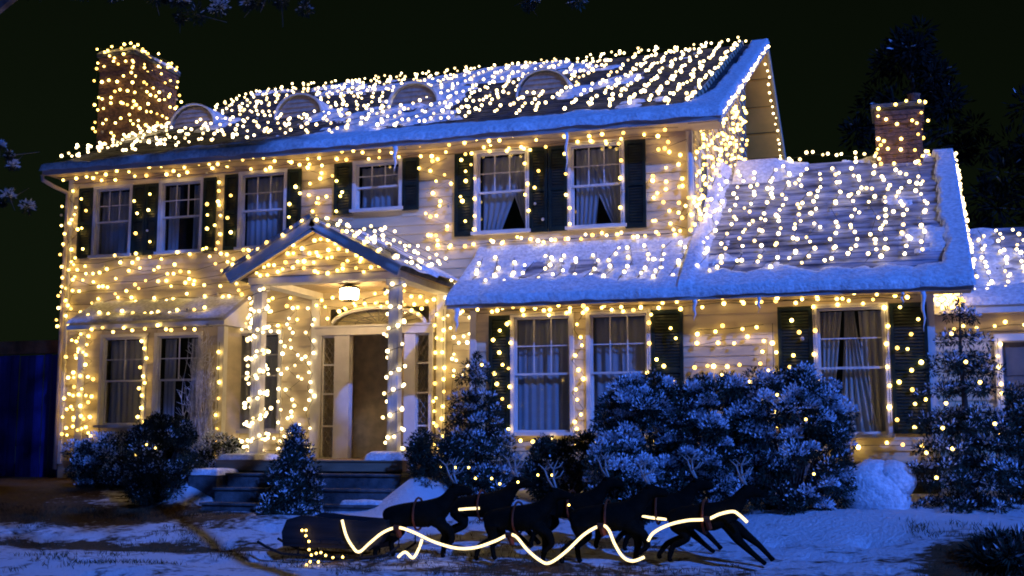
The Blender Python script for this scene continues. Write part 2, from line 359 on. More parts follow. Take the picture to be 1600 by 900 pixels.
# ---------------- roofs
def slope_slab(name, x0, x1, y0, z0, y1, z1, th, material, parent):
    d = Vector((0, y1-y0, z1-z0)).normalized(); n = Vector((0, -d.z, d.y))
    if n.z < 0: n = -n
    a, b = Vector((x0, y0, z0)), Vector((x0, y1, z1)); e = -n*th
    return MB().prism([a, b, b+e, a+e], (x1-x0, 0, 0)).build(name, material, parent)
roof = slope_slab('roof', RXL, RXR, EY, EZ, RY, RZ, .10, 'shingle', house)
slope_slab('rear_roof_slope', RXL, RXR, 2*RY-EY, EZ, RY, RZ, .10, 'shingle', house)
def courses(parent, x0, x1, ya, za, yb, zb, exposure, material, xfun=None):
    d = Vector((0, yb-ya, zb-za)); Ln = d.length; d.normalize(); n = Vector((0, -d.z, d.y)); k = int(Ln/exposure)
    for i in range(k):
        s0 = i*Ln/k; s1 = (i+1)*Ln/k
        a0 = Vector((0, ya, za)) + d*s0; a1 = Vector((0, ya, za)) + d*s1
        xa, xb = (x0, x1) if xfun is None else xfun(a0.y)
        nx = max(2, int((xb-xa)/.9)); mb = MB()
        for j in range(nx):                                     # shingle tabs butt unevenly
            p = xa + (xb-xa)*j/nx; q = xa + (xb-xa)*(j+1)/nx; t = rnd.uniform(.010, .022)
            A = Vector((p, 0, 0)) + a0; B = Vector((p, 0, 0)) + a1
            mb.prism([A, A + n*t, B + n*.004, B], (q-p-.006, 0, 0))
        mb.build('shingle_course', material, parent)
courses(roof, RXL+.02, RXR-.02, EY+.02, EZ+.002, RY, RZ+.002, .22, 'shingle')
MB().box(RXL, RXR, EY-.02, EY+.02, 5.235, 5.36).build('fascia', 'gutter', house)
MB().box(RXL+.05, RXR-.05, EY+.022, .03, 5.245, 5.275).build('soffit', 'soffit', house)
MB().box(XL+.1, XR-.1, -.03, .0, 5.165, 5.243).build('frieze_board', 'soffit', house)
for x in (RXR,):
    MB().prism([(x-.04, EY, EZ-.16), (x-.04, RY, RZ-.16), (x-.04, RY, RZ-.01), (x-.04, EY, EZ-.01)], (.045, 0, 0)).build('rake_board', 'trim', house)
    MB().prism([(x-.04, 2*RY-EY, EZ-.16), (x-.04, RY, RZ-.16), (x-.04, RY, RZ-.01), (x-.04, 2*RY-EY, EZ-.01)], (.045, 0, 0)).build('rake_board', 'trim', house)
MB().prism([(XR+.02, EY+.05, EZ-.14), (RXR-.045, EY+.05, EZ-.14), (RXR-.045, EY+.05, EZ-.12), (XR+.02, EY+.05, EZ-.12)], (0, RY-EY-.05, (RZ-EZ)*(RY-EY-.05)/(RY-EY))).build('rake_soffit', 'soffit', house)
for k in range(9):                                              # boards under the rear overhang
    t0, t1 = k/9, (k+1)/9 - .006; y0_, y1_ = RY + (RY-EY)*t0 + .02, RY + (RY-EY)*t1; d_ = rnd.uniform(0, .012)
    MB().add([(XB+.01, y0_, roofz(2*RY-y0_)-.15-d_), (RXR-.045, y0_, roofz(2*RY-y0_)-.15-d_), (RXR-.045, y1_, roofz(2*RY-y1_)-.15-d_), (XB+.01, y1_, roofz(2*RY-y1_)-.15-d_),
              (XB+.01, y0_, roofz(2*RY-y0_)-.12), (RXR-.045, y0_, roofz(2*RY-y0_)-.12), (RXR-.045, y1_, roofz(2*RY-y1_)-.12), (XB+.01, y1_, roofz(2*RY-y1_)-.12)],
             [(0, 3, 2, 1), (4, 5, 6, 7), (0, 1, 5, 4), (1, 2, 6, 5), (2, 3, 7, 6), (3, 0, 4, 7)]).build('soffit_board', 'tan', house)
# eyebrow dormers
def eyebrow(x, yf, wd, h):
    zb = roofz(yf); n = 14
    arc = [(x + wd/2*math.cos(math.pi*i/n), h*math.sin(math.pi*i/n)**.85) for i in range(n+1)]
    face = MB().add([(a, yf, zb - .05 + c) for a, c in arc] + [(x, yf, zb-.05)], [(i, i+1, n+1) for i in range(n)]).build('eyebrow_dormer', 'louvre', house)
    hood = MB(); vs_ = []
    for k in range(5):
        for a, c in arc:
            yy = yf - .10 + k/4*(c/MS + .25)
            vs_.append((x + (a-x)*1.09, yy, zb - .04 + c*1.06 + .015 - (.03 if k == 4 else 0)))
    hood.add(vs_, [(k*(n+1)+i, k*(n+1)+i+1, (k+1)*(n+1)+i+1, (k+1)*(n+1)+i) for k in range(4) for i in range(n)])
    hood.build('hood', 'snow', face, True)
    tr = MB(); tr.tube([(x + (a-x)*1.06, yf-.07, zb - .04 + c*1.05) for a, c in arc], .022, 5); tr.build('arch_trim', 'trim', face)
    for k in range(4):
        zz = .07 + k*.10; hw = wd/2*math.cos(math.asin(min(1, (zz+.03)/h)**1.15))*.96
        MB().prism([(x-hw, yf-.022, zb-.05+zz), (x-hw, yf-.008, zb-.05+zz+.05), (x-hw, yf-.005, zb-.05+zz+.04)], (2*hw, 0, 0)).build('slat', 'louvre', face)
for x in (-6.05, -3.55, -1.02, 1.68): eyebrow(x, 2.75, 1.0, .50)

wroof = slope_slab('wing_roof', WXL, WXR, WEY, WEZ, 0.03, wingz(.03), .10, 'shingle2', house)
slope_slab('wing_roof', XR+.01, WXR, .03, wingz(.03), WRY, WRZ, .10, 'shingle2', house)
slope_slab('wing_roof', XR+.01, WXR, 2*WRY-WEY, WEZ, WRY, WRZ, .10, 'shingle2', house)
courses(wroof, WXL, WXR, WEY+.02, WEZ+.002, .02, wingz(.02)+.002, .17, 'shingle2')
courses(wroof, XR+.02, WXR-.01, .03, wingz(.03)+.002, WRY, WRZ+.002, .17, 'shingle2')
MB().box(WXL, WXR, WEY-.015, WEY+.02, 2.335, 2.44).build('fascia', 'gutter', house)
MB().box(WXL+.02, WXR-.02, WEY+.022, WY+.02, 2.35, 2.375).build('soffit', 'soffit', house)
MB().prism([(WXL, WEY, WEZ-.12), (WXL, .0, wingz(0)-.12), (WXL, 0, wingz(0)-.01), (WXL, WEY, WEZ-.01)], (.03, 0, 0)).build('rake_board', 'trim', house)
MB().prism([(WXR-.03, WEY, WEZ-.14), (WXR-.03, WRY, WRZ-.14), (WXR-.03, WRY, WRZ-.01), (WXR-.03, WEY, WEZ-.01)], (.032, 0, 0)).build('rake_board', 'trim', house)
MB().add([(WXL+.04, WY+.1, 2.35), (WXL+.04, .02, 2.35), (WXL+.04, .02, wingz(0)-.12)], [(0, 1, 2)]).build('wing_cheek_wall', 'siding', house)

# ---------------- windows and shutters
def curtain_mesh(x0, x1, z0, z1, y, style, seed):
    mb = MB(); rg = random.Random(seed); ph = rg.uniform(0, 6)
    def panel(edge0, edge1, fold, amp, zt=z1, zb=z0, nx=26, nzr=12):
        vs_ = []
        for j in range(nzr+1):
            t = j/nzr; z = zt + (zb-zt)*t; a, b = edge0(t), edge1(t)
            for i in range(nx+1):
                s = i/nx; x = a + (b-a)*s
                vs_.append((x, y + amp*math.sin(s*fold*6.283+ph + .6*math.sin(3*t+ph)) + .3*amp*math.sin(s*fold*14+1.7), z))
        mb.add(vs_, [(j*(nx+1)+i, j*(nx+1)+i+1, (j+1)*(nx+1)+i+1, (j+1)*(nx+1)+i) for j in range(nzr) for i in range(nx)])
    W = x1-x0
    if style == 'tied':                  # two sheers crossing at the top, parted low in the middle
        c = .52
        panel(lambda t: x0, lambda t: x0 + W*(c + .46*(1-t)**1.0 if t < .35 else max(.30, c+.30 - .62*(t-.35))), 5, .022)
        panel(lambda t: x0 + W*(c + .05 + max(0, t-.3)*.55), lambda t: x1, 4, .022)
    elif style == 'swag':                # sheer swept to the right
        panel(lambda t: x0 + W*(.02 + max(0, t-.35)*.0), lambda t: x0 + W*(.62 - .18*t), 5, .022)
        panel(lambda t: x0 + W*(.18 + .72*max(0, t-.15)), lambda t: x1, 5, .03)
    elif style == 'draped':              # heavier drapes: centre fall widening to the bottom
        panel(lambda t: x0, lambda t: x0 + W*(.36 - .22*t), 4, .03)
        panel(lambda t: x0 + W*(.40 - .16*t**1.5), lambda t: x0 + W*(.56 + .34*t**1.3), 5, .035)
        panel(lambda t: x0 + W*(.62 + .1*t), lambda t: x1, 3, .03)
    elif style == 'open':
        panel(lambda t: x0, lambda t: x0 + W*.30, 3, .025); panel(lambda t: x0 + W*.68, lambda t: x1, 3, .025)
    else: panel(lambda t: x0, lambda t: x1, 7, .024)
    return mb
def window(op, y, style, cols=3, rows=2, label=None, cmat='curtain', seed=1, split=.5, shade=0):
    x0, x1, z0, z1 = op; c = .062
    fr = MB(); fr.box(x0-c, x0, y-.045, y+.09, z0-.0, z1); fr.box(x1, x1+c, y-.045, y+.09, z0, z1); fr.box(x0-c, x1+c, y-.05, y+.09, z1, z1+c)
    wn = fr.build('window', 'trim', house)
    if label: wn['label'] = label
    MB().box(x0-c-.03, x1+c+.03, y-.09, y+.10, z0-.055, z0-.001).build('sill', 'trim', wn)
    zm = z0 + (z1-z0)*split
    def sash(a, b, yy, n):
        s = .034; m = MB(); m.box(x0+.002, x0+s, yy, yy+.03, a, b); m.box(x1-s, x1-.002, yy, yy+.03, a, b); m.box(x0+s, x1-s, yy, yy+.03, a, a+s); m.box(x0+s, x1-s, yy, yy+.03, b-s, b-.002)
        return m.build(n, 'trim', wn)
    sash(zm-.015, z1, y+.012, 'upper_sash'); sash(z0, zm+.02, y+.045, 'lower_sash')
    s = .034; xa, xb, za, zb = x0+s, x1-s, zm+.02, z1-s
    for i in range(1, cols): MB().box(xa+(xb-xa)*i/cols-.009, xa+(xb-xa)*i/cols+.009, y+.016, y+.038, za, zb).build('muntin', 'trim', wn)
    for j in range(1, rows): MB().box(xa, xb, y+.0165, y+.0375, za+(zb-za)*j/rows-.009, za+(zb-za)*j/rows+.009).build('muntin', 'trim', wn)
    for i in range(cols):
        for j in range(rows):
            a, b = xa+(xb-xa)*i/cols, xa+(xb-xa)*(i+1)/cols; p, q = za+(zb-za)*j/rows, za+(zb-za)*(j+1)/rows
            MB().quad((a, y+.027, p), (b, y+.027, p), (b, y+.027, q), (a, y+.027, q)).build('pane', 'glass', wn)
    MB().quad((xa, y+.06, z0+s), (xb, y+.06, z0+s), (xb, y+.06, zm), (xa, y+.06, zm)).build('pane', 'glass', wn)
    curtain_mesh(x0+.02, x1-.02, z0+.02, z1-.04, y+.16, style, seed).build('curtain', cmat, wn, True)
    return wn
styles = ['closed', 'open', 'closed', 'closed', 'tied', 'swag']
for i, op in enumerate(UP): window(op, 0, styles[i], seed=i, split=.5 if i != 3 else .48)
window(LOW[0], 0, 'closed', cols=2, rows=2, seed=9, split=.56)
window(WOP[0], WY, 'closed', seed=20, split=.5); window(WOP[1], WY, 'closed', seed=21, split=.5)
window(WOP[2], WY, 'draped', cols=1, rows=2, cmat='curtain2', seed=22, split=.52)
def shutter(x0, x1, z0, z1, y):
    m = MB(); yy = y-.055; t = .04; s = .05
    m.box(x0, x0+s, yy, yy+t, z0, z1); m.box(x1-s, x1, yy, yy+t, z0, z1)
    zm = (z0+z1)/2
    for a, b in ((z0, z0+s*1.4), (zm-s*.6, zm+s*.6), (z1-s*1.2, z1)): m.box(x0+s, x1-s, yy+.001, yy+t-.001, a, b)
    for a, b in ((z0+s*1.4, zm-s*.6), (zm+s*.6, z1-s*1.2)):
        n = int((b-a)/.045)
        for i in range(n):
            z = a + (b-a)*i/n; h = (b-a)/n
            m.prism([(x0+s, yy+.008, z), (x0+s, yy+.012, z-.004), (x0+s, yy+.034, z+h), (x0+s, yy+.030, z+h+.004)], (x1-x0-2*s, 0, 0))
    m.build('shutter', 'shutter', house)
for (a, b, c, d) in ((-6.68, -6.37, 3.72, 5.06), (-5.49, -5.21, 3.72, 5.05), (-5.20, -4.94, 3.72, 5.05), (-3.98, -3.72, 3.72, 5.08), (-3.54, -3.27, 3.72, 5.11), (-2.27, -2.00, 3.74, 5.12),
                     (-1.35, -1.01, 4.24, 5.15), (-.05, .25, 4.24, 5.15), (.91, 1.24, 3.73, 5.16), (2.24, 2.55, 3.73, 5.16), (2.57, 2.88, 3.73, 5.16), (3.86, 4.20, 3.71, 5.16)): shutter(a, b, c, d, 0)
for (a, b, c, d) in ((1.86, 2.20, .42, 2.26), (4.44, 4.92, .42, 2.26), (6.31, 6.80, .40, 2.24), (7.87, 8.37, .40, 2.24)): shutter(a, b, c, d, WY)
# narrow window on the right gable wall
gw = MB().box(XR+.005, XR+.05, .55, .62, 3.75, 5.05).box(XR+.005, XR+.05, 1.30, 1.37, 3.75, 5.05).box(XR+.005, XR+.05, .55, 1.37, 5.05, 5.12).box(XR+.005, XR+.06, .50, 1.42, 3.68, 3.75).build('window', 'trim', house)
MB().quad((XR+.036, .62, 3.75), (XR+.036, 1.30, 3.75), (XR+.036, 1.30, 5.05), (XR+.036, .62, 5.05)).build('pane', 'shutter', gw)

# ---------------- bay at the lower left
BX0, BX1, BY = -6.05, -3.13, -.60
bo = [(-5.55, -4.71, .60, 2.14), (-4.43, -3.60, .60, 2.14)]
sheath(BX0, BX1, -.6, 2.30, BY+.02, bo, house, name='bay_wall')
clapboards(BX0+.05, BX1-.08, -.05, 2.28, BY+.018, [(a-.05, b+.05, c-.05, d+.05) for a, b, c, d in bo], house)
for x in (BX0, BX1): MB().quad((x, BY+.02, -.6), (x, .02, -.6), (x, .02, 2.3), (x, BY+.02, 2.3)).build('bay_side_wall', 'siding', house)
MB().box(BX1-.10, BX1+.03, BY-.03, BY+.10, -.1, 2.28).build('bay_corner_post', 'trim', house)
MB().box(BX0-.03, BX0+.10, BY-.03, BY+.10, -.1, 2.28).build('bay_corner_post', 'trim', house)
MB().prism([(BX0-.16, BY-.22, 2.29), (BX0-.16, BY-.22, 2.36), (BX0-.16, .02, 2.84), (BX0-.16, .02, 2.29)], (BX1-BX0+.30, 0, 0)).build('bay_roof', 'trim', house)
window(bo[0], BY, 'closed', cols=2, rows=2, seed=31); window(bo[1], BY, 'open', cols=2, rows=2, seed=32)

# ---------------- front door
sur = MB()
for a, b in ((-1.60, -1.53), (.47, .54)): sur.box(a, b, -.05, .10, 0, 2.12)
sur.box(-1.62, .56, -.07, .10, 2.12, 2.25)
door_frame = sur.build('door_surround', 'trim', house)
MB().box(-1.66, .60, -.09, .08, 2.252, 2.285).build('cornice', 'trim', door_frame)
for a, b in ((-1.28, -1.00), (.02, .22)):
    MB().box(a, b, -.045, .10, .0, 2.118).build('pilaster', 'trim', door_frame)
def side_panel(a, b):
    s = MB().box(a, a+.022, .0, .06, 0, 2.117).box(b-.022, b, .0, .06, 0, 2.117)
    for z in (.0, .55, 1.1, 1.6, 2.085): s.box(a+.022, b-.022, .003, .057, z, z+.03)
    w_, hgt = b-a-.044, 2.1
    d = .16; z = -.2                                            # leaded diamonds
    while z < 2.1:
        for sg in (1, -1):
            p = (a+.022, z) if sg == 1 else (b-.022, z); q = (p[0] + sg*w_, z + w_*1.5)
            za, zb = max(.03, p[1]), min(2.08, q[1])
            if zb > za:
                k = lambda zz: p[0] + sg*w_*(zz-p[1])/(q[1]-p[1])
                s.tube([(k(za), .028, za), (k(zb), .028, zb)], .007, 4, 1)
        z += d
    o = s.build('sidelight', ['trim', 'lead'], house)
    MB().quad((a+.022, .034, .03), (b-.022, .034, .03), (b-.022, .034, 2.1), (a+.022, .034, 2.1)).build('pane', 'glass', o)
side_panel(-1.525, -1.285); side_panel(.225, .465)
# open door leaf, swung into the hall
th = R(62); hx, hy = -.02, .12; ca, sa = math.cos(math.pi - th), math.sin(math.pi - th)
def leaf(s, t, z): return (hx + ca*s - sa*t, hy + sa*s + ca*t, z)
lw = .96; dm = MB()
def lbox(mb, s0, s1, t0, t1, z0, z1):
    p = [leaf(s, t, z) for z in (z0, z1) for s, t in ((s0, t0), (s1, t0), (s1, t1), (s0, t1))]
    return mb.add(p, [(0, 3, 2, 1), (4, 5, 6, 7), (0, 1, 5, 4), (1, 2, 6, 5), (2, 3, 7, 6), (3, 0, 4, 7)])
lbox(dm, 0, lw, 0, .045, .01, 2.08); leafo = dm.build('door', 'door', house)
leafo['label'] = 'open front door leaf, ochre, panelled'
for (s0, s1, z0, z1) in ((.10, .44, .18, .88), (.52, .86, .18, .88), (.10, .44, 1.02, 1.95), (.52, .86, 1.02, 1.95)):
    lbox(MB(), s0, s1, .046, .058, z0, z1).build('panel', 'door', leafo, bevel=.008); lbox(MB(), s0, s1, -.013, -.001, z0, z1).build('panel', 'door', leafo, bevel=.008)
kb = MB(); c = leaf(.88, .08, .98); kb.lathe([(.012, -.03), (.03, -.02), (.036, 0), (.03, .02), (.012, .03)], c, 8); kb.build('door_knob', 'lead', leafo, True)
# fanlight
fx, fz, fa, fb = ENTRY_CX + .05, 2.29, .86, .29
arc = [(fx + fa*math.cos(math.pi*i/20), fz + fb*math.sin(math.pi*i/20)) for i in range(21)]
fan = MB().tube([(x, -.035, z) for x, z in arc], .035, 6).build('fanlight', 'trim', house)
MB().add([(x, .03, z) for x, z in arc] + [(fx, .03, fz)], [(i, i+1, 21) for i in range(20)]).build('pane', 'glass', fan)
MB().add([(x, .16, z) for x, z in arc] + [(fx, .16, fz)], [(i, i+1, 21) for i in range(20)]).build('backing', 'hall', fan)
for i in range(2, 19, 2):
    MB().tube([(fx + .15*math.cos(math.pi*i/20), .01, fz + .06*math.sin(math.pi*i/20)), (arc[i][0], .01, arc[i][1])], .010, 4).build('ray', 'lead', fan)
MB().tube([(fx + .45*math.cos(math.pi*i/16), .012, fz + .15*math.sin(math.pi*i/16)) for i in range(17)], .009, 4).build('ring', 'lead', fan)

# ---------------- porch
PX0, PX1, PYF, PAX, PAZ, PEZ = -2.02, .97, -2.40, -.53, 3.70, 2.90
porch = MB().box(-2.05, 1.05, -2.48, .0, -.14, 0).build('porch_floor', 'floorwood', house)
for k in range(14): MB().box(-2.055, 1.055, -2.50+k*.176, -2.50+k*.176+.17, .0, .018).build('floorboard', 'floorwood', porch)
MB().box(-2.0, 1.0, -2.40, -.0, -.9, -.142).build('porch_base', 'concrete', house)
for i, (z, y0) in enumerate(((-.17, -2.86), (-.37, -3.20), (-.57, -3.54))):
    st = MB().box(-1.60, 1.18, y0, -2.49, z-.21, z-.035).build('step', 'concrete', house)
    MB().box(-1.63, 1.21, y0-.03, y0+.36, z-.035, z).build('tread', 'concrete', st, bevel=.008)
MB().box(-2.12, -1.64, -3.1, -2.5, -.9, -.20).build('step_cheek_wall', 'concrete', house, bevel=.01)
for x in (-1.66, .68):
    b = MB().box(x-.085, x+.085, -2.035, -1.865, .14, 2.66).build('porch_column', 'trim', house, bevel=.01)
    MB().box(x-.12, x+.12, -2.07, -1.83, .018, .14).build('base', 'trim', b, bevel=.008)
    MB().box(x-.115, x+.115, -2.065, -1.835, 2.66, 2.76).build('capital', 'trim', b, bevel=.008)
    for dx in (-.05, 0, .05): MB().box(x+dx-.012, x+dx+.012, -2.043, -2.034, .22, 2.58).build('flute', 'trim', b)
for x in (-1.66, .68): MB().box(x-.08, x+.08, -.035, .02, 0, 2.76).build('wall_pilaster', 'trim', house)
MB().box(-1.80, .82, -2.09, -1.81, 2.765, 2.87).build('entablature', 'trim', house)
for x in (-1.66, .68): MB().box(x-.12, x+.12, -1.808, 0, 2.767, 2.868).build('entablature', 'trim', house)
MB().box(-1.9, .9, -1.805, 0, 2.872, 2.89).build('porch_ceiling', 'soffit', house)
psl = (PAZ-PEZ)/(PAX-PX0)
def prz(x): return PAZ - psl*abs(x-PAX)
MB().add([(PX0+.15, -2.08, 2.872), (PX1-.15, -2.08, 2.872), (PAX, -2.08, 3.62)], [(0, 1, 2)]).build('pediment', 'siding', house)
z = 2.88
while z < 3.5:                                                   # pediment boards
    hw = (3.60 - z)/psl - .06; hw2 = (3.60 - z - .125)/psl - .06
    if hw2 < .03: break
    MB().add([(PAX-hw, -2.11, z), (PAX+hw, -2.11, z), (PAX+hw2, -2.09, z+.125), (PAX-hw2, -2.09, z+.125), (PAX-hw, -2.081, z), (PAX+hw, -2.081, z), (PAX+hw2, -2.081, z+.125), (PAX-hw2, -2.081, z+.125)],
             [(0, 1, 2, 3), (0, 4, 5, 1), (3, 2, 6, 7), (0, 3, 7, 4), (1, 5, 6, 2)]).build('pediment_board', 'siding', house)
    z += .13
for s in (-1, 1):
    x1 = PX0 if s < 0 else PX1
    a, b = Vector((PAX, PYF, PAZ)), Vector((x1, PYF, PEZ)); dn = Vector((-(b.z-a.z), 0, b.x-a.x)).normalized(); dn = dn if dn.z > 0 else -dn
    MB().prism([a, b, b - dn*.07, a - dn*.07], (0, -PYF-.001, 0)).build('porch_roof', 'shingle', house)
    MB().prism([a - dn*.071 + Vector((0, .01, 0)), b - dn*.071 + Vector((0, .01, 0)), b - dn*.17 + Vector((0, .01, 0)), a - dn*.17 + Vector((0, .01, 0))], (0, .03, 0)).build('rake_trim', 'trim', house)
    MB().prism([a + dn*.01 + Vector((0, -.022, 0)), b + dn*.01 + Vector((0, -.022, 0)), b - dn*.12 + Vector((0, -.022, 0)), a - dn*.12 + Vector((0, -.022, 0))], (0, .02, 0)).build('rake_board', 'trim', house)
    MB().prism([a - dn*.075 + Vector((0, .042, 0)), b - dn*.075 + Vector((0, .042, 0)), b - dn*.09 + Vector((0, .042, 0)), a - dn*.09 + Vector((0, .042, 0))], (0, .27, 0)).build('rake_soffit', 'soffit', house)

# ---------------- chimneys
def chimney(x0, x1, y0, y1, z0, z1, name='chimney'):
    core = MB().box(x0+.012, x1-.012, y0+.012, y1-.012, z0, z1).build(name, 'mortar', house)
    m = MB(); bh, bl, g = .075, .215, .012; z = z0; k = 0
    while z < z1 - .1:
        out = .035 if z > z1 - .36 else 0
        for (ax, a0, a1) in (('x', x0, x1), ('y', y0, y1)):
            p = a0 - (bl/2 if k % 2 else 0)
            while p < a1 - .01:
                a, b = max(a0, p) + g/2, min(a1, p+bl) - g/2; d = rnd.uniform(-.004, .004) - out
                if b - a > .02:
                    if ax == 'x': m.box(a, b, y0+d, y0+.05, z+g/2, z+bh-g/2)
                    else: m.box(x1-.05, x1-d, a, b, z+g/2, z+bh-g/2)
                p += bl
        z += bh; k += 1
    tag(m.build('brickwork', 'brick', core), kind='stuff')
    MB().box(x0-.05, x1+.05, y0-.05, y1+.05, z1-.03, z1+.05).build('cap', 'concrete', core, bevel=.01)
    return core
chimney(-7.92, -7.08, 2.0, 3.6, 3.5, 8.42)
chimney(7.73, 8.50, 2.35, 3.3, 4.2, 6.02)
MB().lathe([(.09, 0), (.11, .03), (.10, .22), (.12, .25)], (8.40, 2.8, 6.07), 10).build('chimney_pot', 'brick', house, True)
# ---------------- gutters and downspouts
MB().tube([(RXL+.02, EY-.03, 5.24), (RXL+.03, EY-.02, 5.14), (RXL+.10, -.32, 5.06), (XL+.02, -.10, 4.98), (XL+.02, -.09, 4.8), (XL+.02, -.09, -.2)], .04, 8).build('downspout', 'gutter', house, True)
MB().tube([(XR-.02, -.10, 5.2), (XR-.02, -.10, 3.55)], .045, 8).build('downspout', 'trim', house, True)

# ================================================================== snow lying on the roofs
def snow_sheet(name, label, S, T, P, n, hfun, ns, nt_, group=None, smooth=True):
    """grid surface P(s,t) raised along n by hfun(s,t); where hfun<0 it dips under the roof"""
    n = Vector(n).normalized(); vs_ = []
    for j in range(nt_+1):
        for i in range(ns+1):
            s = S[0] + (S[1]-S[0])*i/ns; t = T[0] + (T[1]-T[0])*j/nt_
            h = hfun(s, t)
            if isinstance(h, tuple): h, off = h
            else: off = Vector((0, 0, 0))
            vs_.append(Vector(P(s, t)) + n*h + off)
    k = ns+1
    return tag(MB().add(vs_, [(j*k+i, j*k+i+1, (j+1)*k+i+1, (j+1)*k+i) for j in range(nt_) for i in range(ns)]).build(name, 'snow', None, smooth), label, 'snow', kind='stuff')
def lip(d, th):            # rounded edge: d = distance in from the edge
    return th * math.sqrt(max(0, 1 - max(0, 1 - d/th)**2)) if d < th else th
mn = (0, -MS, 1)
def h_main(x, y):
    e = y - EY
    band = .48 + .4*fbm(x*.55, 1.7, 2) + .25*fbm(x*1.9, 4.1, 2) - (.45 if x < -4.5 else 0)
    rkx = 5.16 - .45*max(0, 1 - e/1.6) + .08*fbm(y*1.3, 3.3, 1)
    if x > rkx: band = 99
    core = .075 * (1 - max(0, min(1, (e-band)/.3))) if e > band else .075
    patch = 0
    pv = fbm(x*.5+3, y*.55, 5.5) + .35*fbm(x*1.7, y*1.7, 1.2)
    left = max(0, min(1, (2.0 - x)/3))
    thr = .22 - .12*left - (.25*left if y > 5.6 else 0) + (.22 if x < -4.8 else 0)
    patch = .055*max(-1, min(1, (pv - thr)*5))
    for dx in (-6.05, -3.55, -1.02, 1.68):                      # drift to the right of each eyebrow
        patch = max(patch, .10*math.exp(-((x-dx-.62)/.28)**2 - ((y-2.7)/.6)**2) - .02)
    h = max(core + .03*fbm(x*3, y*3, 4) if e < band + .25 or x > rkx else -1, patch) if not (e > band + .25 and x <= rkx) else patch
    if x > rkx: h = max(h, .06 + .02*fbm(x*4, y*2, 8)) if x < 5.55 else h
    h = min(h, max(.0, lip(e + .05, .10)))
    h = min(h, lip(RXR + .03 - x, .10)) if x > 5.2 else h
    if x < RXL + .2: h = min(h, lip(x - RXL + .02, .12))
    return h if h > .004 else -.03
MS_ = snow_sheet('snow', 'thick snow along the eave and in patches on the main roof', (RXL-.02, RXR+.03), (EY-.05, RY+.02), lambda x, y: (x, y - (.03 + .10*fbm(x*1.4, 8.8, 3))*max(0, 1-(y-EY+.05)/.25), roofz(y) + .02 - (.03 + .05*fbm(x*2.1, 2.8, 3))*max(0, 1-(y-EY+.05)/.16)), mn, h_main, 320, 170)
def h_wing(x, y):
    e = y - WEY
    band = .36 + .40*fbm(x*.8, 2.2, 6) + .22*fbm(x*3.1, 5.2, 6)
    th = .085 if e < band else .085*(1 - (e-band)/.2) if e < band+.2 else -1
    pv = fbm(x*.6+9, y*.9, 2.5) + .3*fbm(x*2.4, y*2.4, 6)
    patch = .05*max(-1, min(1, (pv - (-.22 if x < 5 else .12))*5))
    if x > 8.66 + .22*fbm(y*1.1, 1.1, 2) + .08*fbm(y*5, 3.1, 2): patch = max(patch, .08)
    if 4.95 < x < 6.2: patch = max(patch, .24*math.exp(-((x-4.97)/.20)**2) - .02 + .05*fbm(x*3, y*2, 7))            # drift along the gable wall
    if 5.3 < x < 6.6 and y > 1.8: patch = max(patch, .20*math.exp(-((x-5.7)/.5)**2 - ((y-2.6)/.35)**2))
    if x < 5.0 and y > -.35: patch = max(patch, .12*(1+(y)/.35) - .01)
    h = max(th + (.03*fbm(x*3, y*3, 3) if th > 0 else 0), patch)
    h = min(h, max(0, lip(e + .05, .13)))
    if x > 8.7: h = min(h, lip(WXR + .03 - x, .12))
    if x < WXL + .25: h = min(h, lip(x - WXL + .03, .13))
    return h if h > .004 else -.03
wn_ = (0, -WS, 1)
snow_sheet('snow', 'thick snow on the lower roof below the upper windows', (WXL-.03, XR-.001), (WEY-.05, -.012), lambda x, y: (x, y - (.03 + .10*fbm(x*1.4, 5.8, 3))*max(0, 1-(y-WEY+.05)/.25), wingz(y) + .02 - (.03 + .05*fbm(x*2.1, 1.8, 3))*max(0, 1-(y-WEY+.05)/.16)), wn_, h_wing, 110, 46)
snow_sheet('snow', 'snow along the eave and right edge of the wing roof', (XR+.001, WXR+.03), (WEY-.05, WRY+.02), lambda x, y: (x, y - (.03 + .10*fbm(x*1.4, 5.8, 3))*max(0, 1-(y-WEY+.05)/.25), wingz(y) + .02 - (.03 + .05*fbm(x*2.1, 1.8, 3))*max(0, 1-(y-WEY+.05)/.16)), wn_, h_wing, 130, 110)
def porch_snow(s):
    def P(u, y): x = PAX + s*u; return (x, y, prz(x) + .005)
    L_ = PAX - PX0
    def h(u, y):
        wall = max(0, (y + 1.35)/1.35)
        b = (.09 if s < 0 else .05) + .03*fbm(u*3, y*3, 5) + (.36*wall**1.4*(1 - .35*u/L_) if s > 0 else .10*wall)
        b = min(b, lip(y - PYF + .06, .10)); b = min(b, lip(L_ + .05 - u, .12 + .2*wall))
        if s > 0 and y < -1.55 + .35*u: b = min(b, .012 + .03*fbm(u*2.5+4, y*2.5, 7))
        return b
    return snow_sheet('snow', ('bright snow drifted on the right slope of the porch roof' if s > 0 else 'snow along the left edge of the porch gable'), (0, L_+.04), (PYF-.06, -.004), P, (s*psl, 0, 1), h, 40, 56)
porch_snow(1); porch_snow(-1)
snow_sheet('snow', 'thin snow on the small roof over the left bay', (BX0-.15, BX1+.13), (BY-.22, .0), lambda x, y: (x, y, 2.36 + .48*(y-BY+.22)/.84), (0, -.57, 1), lambda x, y: min(.05 + .03*fbm(x*3, y*3), lip(y-BY+.23, .06)) + .02, 60, 14)
def cap_snow(label, x0, x1, y0, y1, z, th):
    def h(x, y): return min(lip(x-x0, th), lip(x1-x, th), lip(y-y0, th), lip(y1-y, th)) + .02*fbm(x*5, y*5)
    return snow_sheet('snow', label, (x0, x1), (y0, y1), lambda x, y: (x, y, z), (0, 0, 1), h, 24, 24)
